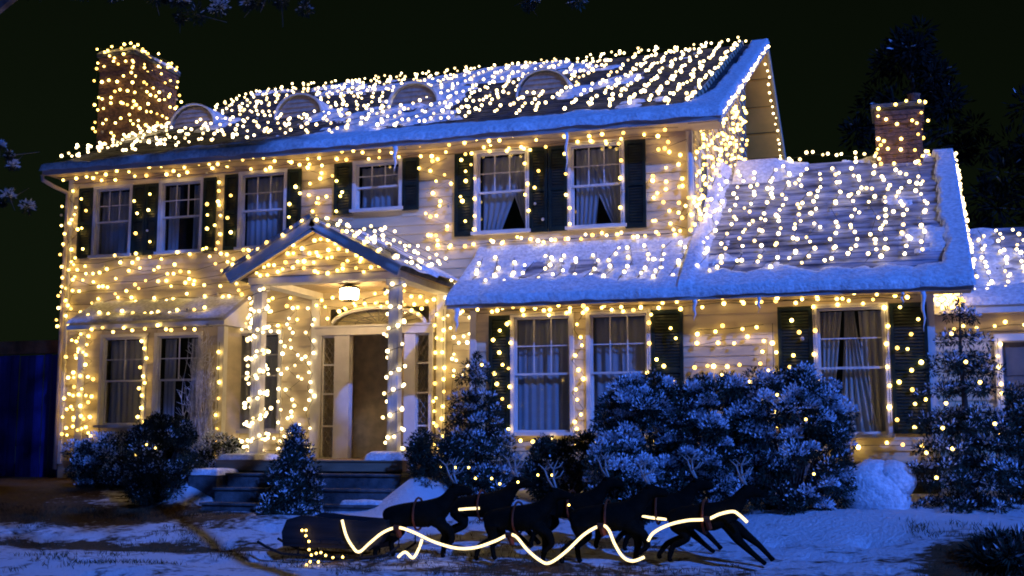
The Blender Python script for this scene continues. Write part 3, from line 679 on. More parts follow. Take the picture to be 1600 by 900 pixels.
cap_snow('snow cap on top of the tall left chimney', -7.97, -7.03, 1.95, 3.65, 8.47, .09)
cap_snow('snow cap on the stone block beside the porch steps', -2.14, -1.62, -3.12, -2.48, -.20, .10)
cap_snow('snow on the lowest porch step at its right end', .55, 1.2, -3.5, -3.22, -.57, .06)
cap_snow('snow heaped at the foot of the right porch column', .42, 1.02, -2.46, -1.7, .02, .13)
cap_snow('snow heaped at the foot of the left porch column', -2.03, -1.36, -2.46, -1.7, .02, .09)

# ================================================================== garage at the far right
gar = thing('garage', 'low white-sided garage with lit roof behind the spruce at the right', 'garage', (11, 1.5, -.4))
GY, GEY, GEZ, GRY, GRZ = 1.5, 1.15, 2.42, 4.0, 4.08; GS = (GRZ-GEZ)/(GRY-GEY)
gop = [(9.52, 12.2, -.3, 1.84)]
sheath(8.5, 13.2, -.6, 2.5, GY+.02, gop, gar, name='wall')
clapboards(8.5, 13.2, -.3, 2.36, GY+.018, [(9.42, 12.3, -.4, 1.94)], gar)
slope_slab('roof', 8.3, 13.5, GEY, GEZ, GRY, GRZ, .10, 'shingle2', gar)
slope_slab('rear_roof_slope', 8.3, 13.5, 2*GRY-GEY, GEZ, GRY, GRZ, .10, 'shingle2', gar)
MB().box(8.3, 13.5, GEY-.015, GEY+.02, 2.28, 2.40).build('fascia', 'trim', gar)
MB().box(8.3, 13.5, GEY+.022, GY+.02, 2.30, 2.325).build('soffit', 'soffit', gar)
MB().box(9.40, 9.51, GY-.05, GY+.05, -.4, 1.86).box(12.21, 12.3, GY-.05, GY+.05, -.4, 1.86).box(9.40, 12.3, GY-.052, GY+.05, 1.862, 1.97).build('door_frame', 'trim', gar)
gd = MB().box(9.512, 12.208, GY+.08, GY+.12, -.4, 1.86).build('garage_door', 'garagedoor', gar)
for k in range(4):
    for j in range(4): MB().box(9.56+j*.66, 9.56+j*.66+.6, GY+.06, GY+.079, -.3+k*.54, -.3+k*.54+.46).build('panel', 'garagedoor', gd, bevel=.01)
def h_gar(x, y):
    e = y - GEY; b = .10 if e < .5 + .2*fbm(x*1.1, 3) else .05*max(-1, min(1, (fbm(x*.9, y*.9, 4.4) - .0)*5))
    return max(-.03, min(b, lip(e+.05, .11)))
snow_sheet('snow', 'snow on the garage roof at the far right', (8.3, 13.5), (GEY-.05, GRY), lambda x, y: (x, y, GEZ + GS*(y-GEY) + .005), (0, -GS, 1), h_gar, 70, 50)

# ================================================================== board fence at the far left
fc = thing('board_fence', 'dark blue board fence with brown top rail left of the house', 'fence', (-9, .6, -.4))
for k in range(26):
    x = -7.25 - k*.19
    MB().box(x-.174, x, .58+.012*(k % 3)+rnd.uniform(-.006, .006), .605, -.6, 1.98+rnd.uniform(-.015, .015)).build('plank', 'fence', fc)
MB().box(-12.2, -7.2, .55, .68, 2.0, 2.26).build('top_rail', 'beam', fc, bevel=.01)
for x in (-7.25, -9.6, -12.0): MB().box(x-.05, x+.05, .61, .71, -.7, 1.998).build('post', 'beam', fc)

# ================================================================== porch lantern and icicles
lan = thing('porch_lantern', 'glowing ceiling lantern hanging inside the porch gable', 'lantern', (-.56, -1.0, 2.6))
MB().lathe([(.10, 0), (.15, .02), (.155, .17), (.11, .19)], (-.56, -1.0, 2.60), 14).build('glass_shade', 'lantern', lan, True)
MB().lathe([(.17, .0), (.17, .02), (.05, .06), (.02, .075)], (-.56, -1.0, 2.792), 14).build('cap', 'metal', lan, True)
MB().lathe([(.105, -.02), (.12, 0)], (-.56, -1.0, 2.598), 14).build('base_ring', 'metal', lan, True)
for (x, y, z, l, wd, lb) in ((.03, EY-.01, 5.23, .42, .045, 'icicle under the main eave at the small upper window'), (3.02, EY-.01, 5.23, .68, .03, 'long thin icicle in front of the right upper window'),
        (1.50, WEY-.01, 2.33, .36, .05, 'icicle at the left end of the lower roof beside the porch'), (5.18, WEY-.01, 2.33, .30, .035, 'icicle under the wing eave right of the double window'),
        (6.10, WEY-.01, 2.33, .22, .03, 'short icicle under the wing eave left of the right window'), (8.32, WEY-.01, 2.33, .55, .035, 'long icicle under the wing eave at its right end'), (8.05, WEY-.01, 2.33, .2, .025, 'small icicle over the rightmost shutter')):
    k = 9; pth = [(x + .012*math.sin(i*1.3), y, z - l*i/k) for i in range(k+1)]
    tag(MB().tube(pth, [max(.004, wd*(1-i/k)**.8*(1 + .12*math.sin(i*2.2))) for i in range(k+1)], 7).build('icicle', 'ice', None, True), lb, 'icicle', 'icicles along the eaves')

# ================================================================== string lights
bm = MB(); bm.lathe([(.010, -.026), (.024, -.015), (.029, .003), (.021, .020), (.009, .029)], (0, 0, 0), 8)
bulb_mesh = bm.mesh('bulb', 'bulb'); NB = [0]
bulb_kinds = [bulb_mesh, bm.mesh('bulb_bright', 'bulb_bright'), bm.mesh('bulb_dim', 'bulb_dim'), bm.mesh('bulb_dead', 'bulb_dead')]
cool_kinds = [bm.mesh('bulb_pale', 'bulb_cool'), bm.mesh('bulb_pale_bright', 'bulb_cool_bright'), bm.mesh('bulb_pale_dim', 'bulb_cool_dim'), bulb_kinds[3]]
DENS = .78
GRP = 'warm white string lights'
def string_lights(label, paths, spacing=.24, jit=.03, keep=None, drop=0.0, wire=True):
    p0 = Vector(paths[0][0]); t = thing('string_lights', label, 'string lights', p0, GRP); wr = MB()
    spacing *= DENS
    for path in paths:
        P = [Vector(p) for p in path]
        if wire and len(P) > 1: wr.tube(P, .005, 3, caps=False)
        acc = rnd.uniform(0, spacing)
        for a, b in zip(P, P[1:]):
            L_ = (b-a).length
            while acc < L_:
                q = a + (b-a)*(acc/L_) + Vector((rnd.uniform(-jit, jit), rnd.uniform(-jit, 0)*.6, rnd.uniform(-jit, jit)))
                acc += spacing*rnd.uniform(.75, 1.25)
                if rnd.random() < drop or (keep and not keep(q)): continue
                o = bpy.data.objects.new('bulb', rnd.choices(cool_kinds if 'roof' in label or 'ridge' in label or 'rake' in label or 'column' in label else bulb_kinds, (62, 16, 19, 3))[0]); col.objects.link(o); o.parent = t; o.location = q - p0
                s = rnd.uniform(.78, 1.16); o.scale = (s, s, s); o.rotation_euler = (rnd.uniform(0, 3), rnd.uniform(0, 3), 0); NB[0] += 1
            acc -= L_
    if wr.f: wr.build('wire', 'wire', t)
    return t
def zig(x0, x1, z0, z1, y, dz=.2, j=.06):                # zigzag going up between x0 and x1
    n = max(2, int((z1-z0)/dz)); return [((x0 if i % 2 else x1) + rnd.uniform(-j, j), y, z0 + (z1-z0)*i/n) for i in range(n+1)]
def rows(x0, x1, z0, z1, y, dz=.22, dx=.4, j=.08):        # swags to and fro across a wall
    out = []; n = max(1, int((z1-z0)/dz))
    for k in range(n+1):
        m = max(1, int((x1-x0)/dx)); xs = [x0 + (x1-x0)*i/m for i in range(m+1)]
        if k % 2: xs.reverse()
        out += [(x + rnd.uniform(-j, j), y, z0 + (z1-z0)*k/n + rnd.uniform(-j, j)) for x in xs]
    return out
def line(*p): return list(p)
FY = -.06
# -- main roof, a stretch per eyebrow dormer
def main_strand(x):
    out = []; y = (.10 if x > -4.6 else -.2) + rnd.uniform(-.2, .35); k = 0; side = rnd.choice((-1, 1)); dxx = 0
    while y < RY - .02:
        zz = .12 if x < -1 else .05
        out.append((x + side*zz*(1 if k % 2 else -1) + rnd.uniform(-.03, .03), y, roofz(y) + .12)); y += rnd.uniform(.32, .46) if x < -1 else rnd.uniform(.5, .75); k += 1
    out.append((x, RY, RZ + .12)); return out
def off_dormer(q):
    return not any(abs(q.x-d) < .50 and 2.6 < q.y < 3.6 and rnd.random() < .8 for d in (-6.05, -3.55, -1.02, 1.68))
for (a, b, lb) in ((-6.95, -4.85, 'the leftmost half-round dormer'), (-4.85, -2.3, 'the second half-round dormer from the left'), (-2.3, .3, 'the third half-round dormer from the left'), (.3, 2.9, 'the rightmost half-round dormer')):
    n = round((b-a)/.43)
    string_lights('lights strung up the main roof around ' + lb, [main_strand(a + (b-a)*(i+.5)/n + rnd.uniform(-.1, .1)) for i in range(n)], .33, .04, off_dormer)
n = 6
string_lights('lights strung up the right end of the main roof beyond the dormers', [main_strand(2.95 + 2.1*(i+.5)/n) for i in range(n)], .25, .04)
string_lights('lights along the left edge of the main roof under the tall chimney', [[(-7.02, y, roofz(y) + .10) for y in np.arange(-.35, RY, .5)], [(-6.82, y, roofz(y) + .10) for y in np.arange(-.2, 4, .5)], [(x, .1 + .3*math.sin(x*5), roofz(.1) + .22) for x in np.arange(-7.0, -4.6, .3)]], .30, .06)
string_lights('lights along the ridge of the main roof', [[(x, RY-.03, RZ + .10 + .04*math.sin(x*3)) for x in np.arange(-6.9, 5.4, .4)]], .34, .06)
# -- main eave and rake
string_lights('lights along the soffit under the main eave', [[(x, EY + .12 + .10*math.sin(x*2.7), 5.215) for x in np.arange(-6.9, 4.95, .3)], [(x, -.10, 5.17 + .03*math.sin(x*5)) for x in np.arange(-6.8, 4.9, .3)]], .30, .06, drop=.22)
rk = [(RXR+.03, y, roofz(y) - .03) for y in np.arange(EY, RY+.1, .5)]
string_lights('double row of lights up the right front rake of the main roof', [rk, [(XR+.28, p[1]+.1, p[2]-.22) for p in rk[1:]]], .20, .03)
string_lights('single row of lights down the rear rake of the right gable', [[(RXR-.06, y, roofz(2*RY-y) - .42) for y in np.arange(RY, 2*RY-.2, .6)]], .27, .03)
gp = []
for k in range(12):
    y = .35 + k*.52; zt = min(roofz(y) - .3, 8); zb = wingz(min(y, WRY)) + .25 if y < WRY else 5.0
    pts = [(XR+.09, y + rnd.uniform(-.2, .2), zb + (zt-zb)*i/6 + rnd.uniform(-.05, .05)) for i in range(7)]; gp += pts if k % 2 else pts[::-1]
string_lights('dense lights on the white right gable wall above the wing', [gp], .12, .10)
cl = [(XR + rnd.uniform(-.25, .22), rnd.uniform(-.30, -.12) if True else 0, rnd.uniform(3.55, 4.35)) for _ in range(12)]
string_lights('bunched knot of lights at the right corner of the main block', [cl], .26, .10)
# -- upper facade
string_lights('lights zigzagging down the left corner of the house', [zig(-6.88, -6.70, 2.4, 5.1, FY, .22), [(-6.93, -.15, z) for z in np.arange(2.4, 4.9, .4)]], .24, .05)
shp = []
for x in (-6.52, -5.36, -5.08, -3.85, -3.42, -2.14): shp.append([(x + rnd.uniform(-.05, .05), -.09, z) for z in (3.74, 4.12, 4.5, 4.86)])
string_lights('sparse lights hung over the dark shutters of the three left upper windows', shp, .40, .05)
string_lights('dense lights on the wall below the three left upper windows', [rows(-6.8, -2.9, 2.72, 3.64, FY, .17, .5)], .29, .09, drop=.08)
string_lights('light strand in the gap between the second and third upper windows', [zig(-3.70, -3.58, 3.6, 5.1, FY, .2, .03)], .22, .04)
string_lights('lights on the wall between the third upper window and the small window', [zig(-1.95, -1.45, 3.75, 5.1, FY, .17, .1), [(-1.2, -.09, z) for z in (4.3, 4.6, 4.95)]], .26, .08)
string_lights('lights on the wall between the small window and the double upper windows', [zig(.34, .84, 3.55, 5.1, FY, .19, .1), [(1.07, -.09, z) for z in (3.95, 4.5, 5.05)]], .25, .08)
string_lights('lights framing the left of the paired upper windows', [[(1.28, -.09, 3.8), (1.26, -.09, 5.15), (2.2, -.09, 5.15), (2.22, -.09, 3.8)]], .36, .04)
string_lights('lights framing the right of the paired upper windows', [[(2.92, -.09, 3.8), (2.90, -.09, 5.15), (3.80, -.09, 5.15), (3.82, -.09, 3.8)]], .36, .04)
string_lights('few lights on the dark double shutters between the upper windows', [[(2.40 + rnd.uniform(-.08, .12), -.09, z) for z in (3.9, 4.25, 4.6, 4.95)]], .37, .02)
string_lights('row of lights under the paired upper windows', [[(x, FY, 3.60 + .03*math.sin(x*4)) for x in np.arange(.5, 4.85, .25)]], .29, .04)
string_lights('lights on the wall right of the last upper shutter', [zig(4.28, 4.82, 3.65, 5.1, FY, .17, .08)], .25, .08)
string_lights('lights at the foot of the upper wall over the lower roof', [[(x, -.16, wingz(-.16) + .25) for x in np.arange(1.5, 4.8, .25)]], .33, .05)
# -- porch
pr_ = [(PAX + s*u, PYF-.02, prz(PAX + s*u) + .05) for s in (-1, 1) for u in (np.arange(1.45, 0, -.3) if s < 0 else np.arange(0, 1.5, .3))]
string_lights('lights along the front edge of the porch gable', [pr_], .30, .03)
pt = []
for k in range(5):
    z = 2.93 + k*.14; hw = (3.58 - z)/psl - .1
    xs = np.linspace(-hw, hw, max(2, int(hw*2/.3)+1)); xs = xs if k % 2 else xs[::-1]; pt += [(PAX + x, -2.14, z + rnd.uniform(-.05, .05)) for x in xs]
string_lights('lights over the face of the porch pediment', [pt], .18, .06)
pq = []
for k in range(6):
    y = -2.1 + k*.38; us = np.linspace(.15, 1.4, 5); us = us if k % 2 else us[::-1]; pq += [(PAX + u, y, prz(PAX+u) + .10 + (.36*max(0, (y+1.35)/1.35)**1.4)*.75) for u in us]
string_lights('lights scattered over the snowy right slope of the porch roof', [pq], .22, .07)
def helix(x, y, z0, z1, r, turns): return [(x + r*math.cos(t*6.283*turns), y + r*math.sin(t*6.283*turns), z0 + (z1-z0)*t) for t in np.linspace(0, 1, int(turns*10))]
string_lights('lights wound around the left porch column', [helix(-1.66, -1.95, .05, 2.7, .15, 8), helix(-1.66, -1.95, .05, 2.4, .18, 7)], .18, .06)
string_lights('lights wound around the right porch column', [helix(.68, -1.95, .15, 2.7, .15, 8)], .21, .04)
string_lights('lights on the wall above the front door inside the porch', [rows(-1.6, .45, 2.62, 3.0, FY, .16, .4), [(x, FY-.03, z + .07) for x, z in arc[::-1]]], .22, .06)
string_lights('lights on the wall between the front door and the left column', [zig(-2.22, -1.95, .1, 2.6, FY, .2, .08), zig(-1.8, -1.68, .1, 2.6, FY, .22, .04)], .19, .06)
string_lights('two light strands down the wall right of the front door', [[(.60, FY-.02, z) for z in np.arange(0, 2.7, .3)], [(.74, FY-.02, z) for z in np.arange(.1, 2.75, .3)]], .30, .03)
string_lights('lights on the wall between the porch and the lower roof', [rows(.85, 1.45, 1.4, 2.85, FY, .24, .35), [(x, -.25, 2.86 + .06*math.sin(x*9)) for x in np.arange(.2, 1.25, .12)]], .21, .07)
string_lights('lights on the wall left of the porch above the tall window', [rows(-3.1, -2.05, 2.36, 3.2, FY, .18, .4)], .28, .08)
string_lights('lights framing the tall window beside the left porch column', [[(-3.42, -.09, .3), (-3.42, -.09, 2.3), (-2.28, -.09, 2.3), (-2.28, -.09, .3)], rows(-3.3, -2.2, -.15, .35, FY, .16, .4)], .24, .05)
# -- left bay
string_lights('dense lights down the left end of the bay', [zig(-6.75, -6.15, .3, 2.4, -.1, .17, .08), zig(-6.05, -5.70, .35, 2.25, BY-.07, .16, .07)], .21, .07)
string_lights('row of lights over the bay windows', [[(x, BY-.24, 2.26) for x in np.arange(-5.8, -3.1, .2)], [(x, BY+.02, 2.58) for x in np.arange(-6.0, -3.3, .2)]], .27, .05)
string_lights('light strand between the two bay windows', [zig(-4.72, -4.58, .55, 2.2, BY-.08, .2, .03)], .25, .04)
string_lights('light strand down the right post of the bay', [[(BX1-.03, BY-.07, z) for z in np.arange(-.1, 2.3, .3)]], .33, .03)
# -- wing
string_lights('row of lights under the wing eave', [[(x, WEY + .16 + .12*math.sin(x*3.1), 2.315) for x in np.arange(1.5, 8.4, .25)], [(x, WY-.10, 2.31 + .02*math.sin(x*6)) for x in np.arange(1.7, 8.4, .25)]], .36, .05)
string_lights('light strand on the post between the two wing windows', [zig(3.24, 3.42, .3, 2.25, WY-.08, .24, .03)], .25, .03)
string_lights('lights over the dark shutter left of the double wing window', [zig(1.95, 2.12, 1.0, 2.15, WY-.09, .24, .03)], .26, .05)
string_lights('lights over the dark shutter right of the double wing window', [zig(4.48, 4.88, 1.15, 2.15, WY-.09, .26, .03)], .36, .06)
string_lights('lights on the siding between the wing windows', [rows(5.05, 6.15, .85, 2.0, WY-.08, .24, .4), [(6.24, WY-.09, z) for z in np.arange(.5, 2.2, .3)]], .31, .07)
string_lights('lights over the shutters beside the right wing window', [zig(6.4, 6.7, 1.0, 2.15, WY-.09, .3, .05), zig(7.95, 8.3, .35, 2.15, WY-.09, .24, .05)], .30, .06)
string_lights('lights framing the right wing window', [[(6.84, WY-.09, .5), (6.83, WY-.09, 2.22), (7.82, WY-.09, 2.22), (7.83, WY-.09, .5)]], .40, .03)
string_lights('lights framing the double wing window', [[(2.23, WY-.09, .45), (2.22, WY-.09, 2.26), (4.40, WY-.09, 2.26), (4.41, WY-.09, .9)]], .48, .03)
string_lights('row of lights under the wing windows', [[(x, WY-.10, .30 + .03*math.sin(x*5)) for x in np.arange(2.2, 5.4, .3)], [(x, WY-.10, .24) for x in np.arange(6.8, 8.4, .3)]], .40, .05)
def wing_strand(x, y0, y1):
    out = []; y = y0; k = 0
    while y < y1: out.append((x + .06*(1 if k % 2 else -1) + rnd.uniform(-.05, .05), y, wingz(y) + .11)); y += rnd.uniform(.3, .6); k += 1
    return out
string_lights('lights on the lower roof under the paired upper windows', [wing_strand(x, -1.34 + rnd.uniform(0, .2), -.02) for x in np.arange(1.6, 4.95, .27)], .30, .06)
string_lights('lights on the left half of the wing roof beside the gable wall', [wing_strand(x, -1.25 + rnd.uniform(0, .3), 2.5) for x in np.arange(5.2, 6.7, .27)], .27, .05, drop=.06)
string_lights('lights on the middle of the wing roof left of its chimney', [wing_strand(x, -1.1 + rnd.uniform(0, .3), 2.55) for x in np.arange(6.8, 7.75, .29)], .27, .05, drop=.06)
string_lights('lights on the wing roof in front of and beside its chimney', [wing_strand(x, -1.05 + rnd.uniform(0, .3), 2.3) for x in np.arange(7.85, 8.65, .27)], .27, .05, drop=.06)
string_lights('lights along the ridge of the wing roof', [[(x, WRY-.02, WRZ + .12 + .04*math.sin(x*4)) for x in np.arange(5.9, 8.9, .2)], [(x, WRY+.3, WRZ + .02) for x in np.arange(6.6, 7.7, .2)]], .17, .06)
string_lights('close row of lights down the right rake of the wing roof', [[(WXR+.03, y, wingz(y) + .02) for y in np.arange(WEY, WRY+.1, .4)]], .15, .02)
string_lights('bright bunch of lights where the wing meets the garage', [[(rnd.uniform(8.55, 9.0), rnd.uniform(.7, 1.05), rnd.uniform(2.35, 2.6)) for _ in range(30)], [(8.55 + .45*i/9, 2.7, 5.0 + .25*math.sin(i*1.9)) for i in range(10)]], .16, .04)
# -- chimneys
def chim_lights(lb, x0, x1, y0, y1, z0, z1, sp):
    a = rows(x0, x1, z0, z1, y0-.06, .28, .3); b = [(x1+.06, y0 + (p[0]-x0)/(x1-x0)*(y1-y0), p[2]) for p in rows(x0, x1, z0, z1, 0, .26, .2)]
    top = [(x0, y0-.05, z1+.12), (x1, y0-.05, z1+.14), (x1+.05, y1, z1+.14)]
    string_lights(lb, [a, b, top], sp, .07)
chim_lights('lights covering the tall left chimney', -7.92, -7.08, 2.0, 3.6, 6.4, 8.45, .22)
string_lights('lights covering the right wing chimney', [rows(7.78, 8.45, 4.95, 6.0, 2.28, .22, .3), zig(7.72, 7.80, 4.8, 5.4, 2.27, .15, .02), zig(8.46, 8.58, 4.9, 6.05, 2.4, .13, .03)], .25, .06)
# -- garage
def gz(y): return GEZ + GS*(y-GEY) + .08
string_lights('lights strung up the garage roof', [[(x + rnd.uniform(-.05, .05), y, gz(y)) for y in np.arange(1.25, 4.0, .25)] for x in np.arange(9.1, 11, .30)], .27, .05)
string_lights('row of lights across the garage wall above its door', [[(x, GY-.08, 2.08 + .03*math.sin(x*6)) for x in np.arange(8.8, 11, .2)], [(9.45, GY-.09, 1.9), (9.45, GY-.09, .3)]], .26, .05)

# ================================================================== shrubs and trees
def clumps(cs, rs, per, rng, frost_p, up=-.15):
    D, F, DD, FD = [], [], [], []
    for c, r in zip(cs, rs):
        d = rng.normal(size=(per, 3)); d /= np.linalg.norm(d, axis=1)[:, None]
        q = c + d * (r * rng.uniform(.25, 1.0, per)**.6)[:, None]
        fp = frost_p * rng.choice([.08, .3, 1.5, 1.85]); fr = (d[:, 2] > up) & (rng.random(per) < fp)
        D.append(q[~fr]); DD.append(d[~fr]); F.append(q[fr]); FD.append(d[fr])
    return np.concatenate(D), np.concatenate(DD), np.concatenate(F), np.concatenate(FD)
def shrub(name, label, x, y, rx, ry, h, n, per=430, frost=.55, cr=.15, group=None, ln=.048, wd=.016, seed=0, low=.0, cat='shrub'):
    rng = np.random.default_rng(seed + 100); z = terrain(x, y) - .03
    t = thing(name, label, cat, (x, y, z), group)
    d = rng.normal(size=(n, 3)); d /= np.linalg.norm(d, axis=1)[:, None]; d[:, 2] = rng.uniform(-.9, 1.0, n); hr = np.sqrt(1-np.clip(d[:, 2]*.9, -1, 1)**2)*.35 + .65*(d[:, 2] < .55) + .65*(d[:, 2] >= .55)*np.sqrt(np.clip(1-((d[:, 2]-.55)/.45)**2, 0, 1)); d[:, :2] *= (hr/(np.linalg.norm(d[:, :2], axis=1)+1e-6))[:, None]
    k = rng.uniform(.25, 1, n)**.42
    c = np.stack([x + d[:, 0]*rx*k, y + d[:, 1]*ry*k, z + h*(low + (1-low)*(.5 + .5*d[:, 2]))], 1); c[:, 2] = np.maximum(c[:, 2], z + .08)
    st = MB()
    for i in range(0, n, 3):
        b = (x + rng.uniform(-.08, .08), y + rng.uniform(-.08, .08), z - .05); e = c[i]; md = ((b[0]+e[0])/2 + rng.uniform(-.06, .06), (b[1]+e[1])/2, z + (e[2]-z)*.6)
        st.tube([b, md, tuple(e)], [.016, .011, .005], 4)
    st.build('stems', 'bark', t)
    dk, dd, fr, fd = clumps(c, rng.uniform(.75, 1.35, n)*cr, per, rng, frost)
    needles('foliage', 'leaf', t, dk, dd, ln, wd, rng)
    if len(fr): tag(needles('snow_tufts', 'frost', t, fr, fd + np.array([0, 0, .4]), ln*.9, wd*1.5, rng), kind='stuff')
    return t
FG = 'frosted shrubs in front of the wing'
shrub('frosted_shrub', 'frosted juniper shrub below the right half of the double wing window', 4.78, -3.2, .60, .55, 1.74, 130, seed=1, group=FG)
shrub('frosted_shrub', 'tall frosted shrub in the middle of the clump, in front of bare siding', 5.70, -3.25, .66, .6, 1.70, 150, seed=2, group=FG)
shrub('frosted_shrub', 'broad frosted shrub at the right of the clump, below the right shutter', 6.62, -3.15, .74, .62, 1.74, 165, frost=.46, seed=3, group=FG)
shrub('frosted_shrub', 'low frosted shrub at the front left foot of the clump', 4.55, -3.75, .42, .4, .95, 60, seed=4, group=FG)
shrub('dark_shrub', 'low dark shrub with little snow under the double wing window', 3.55, -2.3, .62, .45, .85, 60, frost=.06, seed=5)
shrub('dark_shrub', 'small dark shrub between the porch and the snowy conifer', 1.75, -2.9, .35, .3, .62, 28, frost=.05, seed=6)
shrub('dark_shrub', 'round unlit dark shrub at the left of the porch steps', -2.55, -3.15, 0.46, .45, 1.18, 95, frost=.10, seed=7)
shrub('snowy_hedge', 'low frosted hedge under the left bay windows', -4.1, -1.7, 1.25, .4, .82, 120, frost=.35, seed=8)
shrub('frosted_shrub', 'small snow-laden shrub between the dark shrub and the porch', -2.45, -1.75, .42, .4, .80, 45, frost=.7, seed=9)
shrub('dark_shrub', 'dark shrub in front of the garage door at the right edge', 9.75, -1.9, .6, .5, 1.45, 80, frost=.15, seed=10)
shrub('dark_shrub', 'low dark clump of grass at the lower right corner', 8.95, -5.6, .32, .35, .30, 26, per=110, frost=.05, ln=.14, wd=.018, seed=12)
def conifer(name, label, x, y, h, r, tiers, per, frost, seed, taper=.75, bottom=.04):
    rng = np.random.default_rng(seed + 300); z = terrain(x, y) - .04
    t = thing(name, label, 'conifer', (x, y, z)); tr = MB().tube([(x + .02*math.sin(i), y, z + h*.97*i/6) for i in range(7)], [.055*h/2*(1-i/6.6) for i in range(7)], 7)
    cs, rs = [], []
    for k in range(tiers):
        s = bottom + (1-bottom)*(k + rng.uniform(-.3, .3))/tiers; s = min(max(s, bottom), .985); R_ = r*(1-s)**taper; nb = max(3, int(9*(1-s)) + 3); a0 = rng.uniform(0, 6.28)
        for b in range(nb):
            a = a0 + 6.283*b/nb + rng.uniform(-.25, .25); L_ = R_*rng.uniform(.65, 1.18)
            e = np.array([x + L_*math.cos(a), y + L_*math.sin(a), z + h*s - .18*L_ + .04]); b0 = np.array([x, y, z + h*s + .03])
            tr.tube([b0, (b0*.5+e*.5) + np.array([0, 0, .03]), e], [.012, .008, .003], 4)
            m = max(2, int(L_/.11))
            for i in range(m):
                q = b0 + (e-b0)*((i+1)/m); cs.append(q + rng.normal(size=3)*.02); rs.append(.12*rng.uniform(.7, 1.2))
    cs.append(np.array([x, y, z+h])); rs.append(.07)
    tr.build('trunk', 'bark', t)
    dk, dd, fr, fd = clumps(np.array(cs), np.array(rs), per, rng, frost, -.05)
    needles('foliage', 'leaf', t, dk, dd, .06, .016, rng)
    tag(needles('snow_tufts', 'frost', t, fr, fd + np.array([0, 0, .35]), .05, .024, rng), kind='stuff')
    return t
conifer('spruce', 'ragged snowy spruce at the right corner of the wing', 8.75, -2.35, 2.62, .86, 11, 80, .26, 1, .6)
conifer('young_conifer', 'small dense conifer standing in front of the porch steps', -.02, -3.75, 1.22, .42, 11, 90, .26, 2, .55)
conifer('snowy_conifer', 'snow-clumped conifer at the left corner of the wing', 2.2, -2.5, 2.05, .60, 11, 100, .34, 3, .5)
# snow load on conifers and on the buried shrub
def snow_lump(name, label, cx, cy_, cz, rx, ry, rz, seed, parent=None, n=22):
    vs_ = []; m = n//2
    for j in range(m+1):
        for i in range(n):
            a = 2*math.pi*i/n; b = math.pi*(j/m) ; d = Vector((math.cos(a)*math.sin(b), math.sin(a)*math.sin(b), math.cos(b)))
            k = 1 + .25*fbm(d.x*1.2+seed, d.y*1.2, d.z*1.2) + .05*fbm(d.x*6+seed, d.y*6, d.z*6)
            vs_.append((cx + d.x*rx*k, cy_ + d.y*ry*k, cz + d.z*rz*k))
    o = MB().add(vs_, [(j*n+i, j*n+(i+1) % n, (j+1)*n+(i+1) % n, (j+1)*n+i)[::-1] for j in range(m) for i in range(n)]).build(name, 'snow', parent, True)
    return tag(o, label, 'snow mound') if label else o
mnd = snow_lump('snow_mound', 'rounded snow-buried shrub below the right wing window', 7.62, -2.6, -.34, .44, .40, .40, 3.3, n=36)
snow_lump('snow_lobe', None, 7.84, -2.62, -.20, .27, .28, .25, 8.1, mnd, 30)
# -- frosted bare climber on the bay
cr_ = thing('bare_climber', 'frosted leafless climber at the right end of the bay', 'climber', (-3.15, -.85, -.4))
tw = MB(); rg = random.Random(5)
for k in range(46):
    x = -3.28 + rg.uniform(-.32, .12); y = -.82 + rg.uniform(-.12, .1); p = [(x, y, -.42)]; h = rg.uniform(1.2, 2.7)
    for i in range(1, 9): p.append((p[-1][0] + rg.uniform(-.06, .06), p[-1][1] + rg.uniform(-.03, .03), -.42 + h*i/8))
    tw.tube(p, [.011*(1-i/10) for i in range(9)], 4)
    for i in range(2, 9):
        for _ in range(2): a = Vector(p[i]); tw.tube([a, a + Vector((rg.uniform(-.14, .14), rg.uniform(-.08, .08), rg.uniform(.03, .16)))], [.006, .003], 3)
tw.build('twigs', 'twig', cr_)
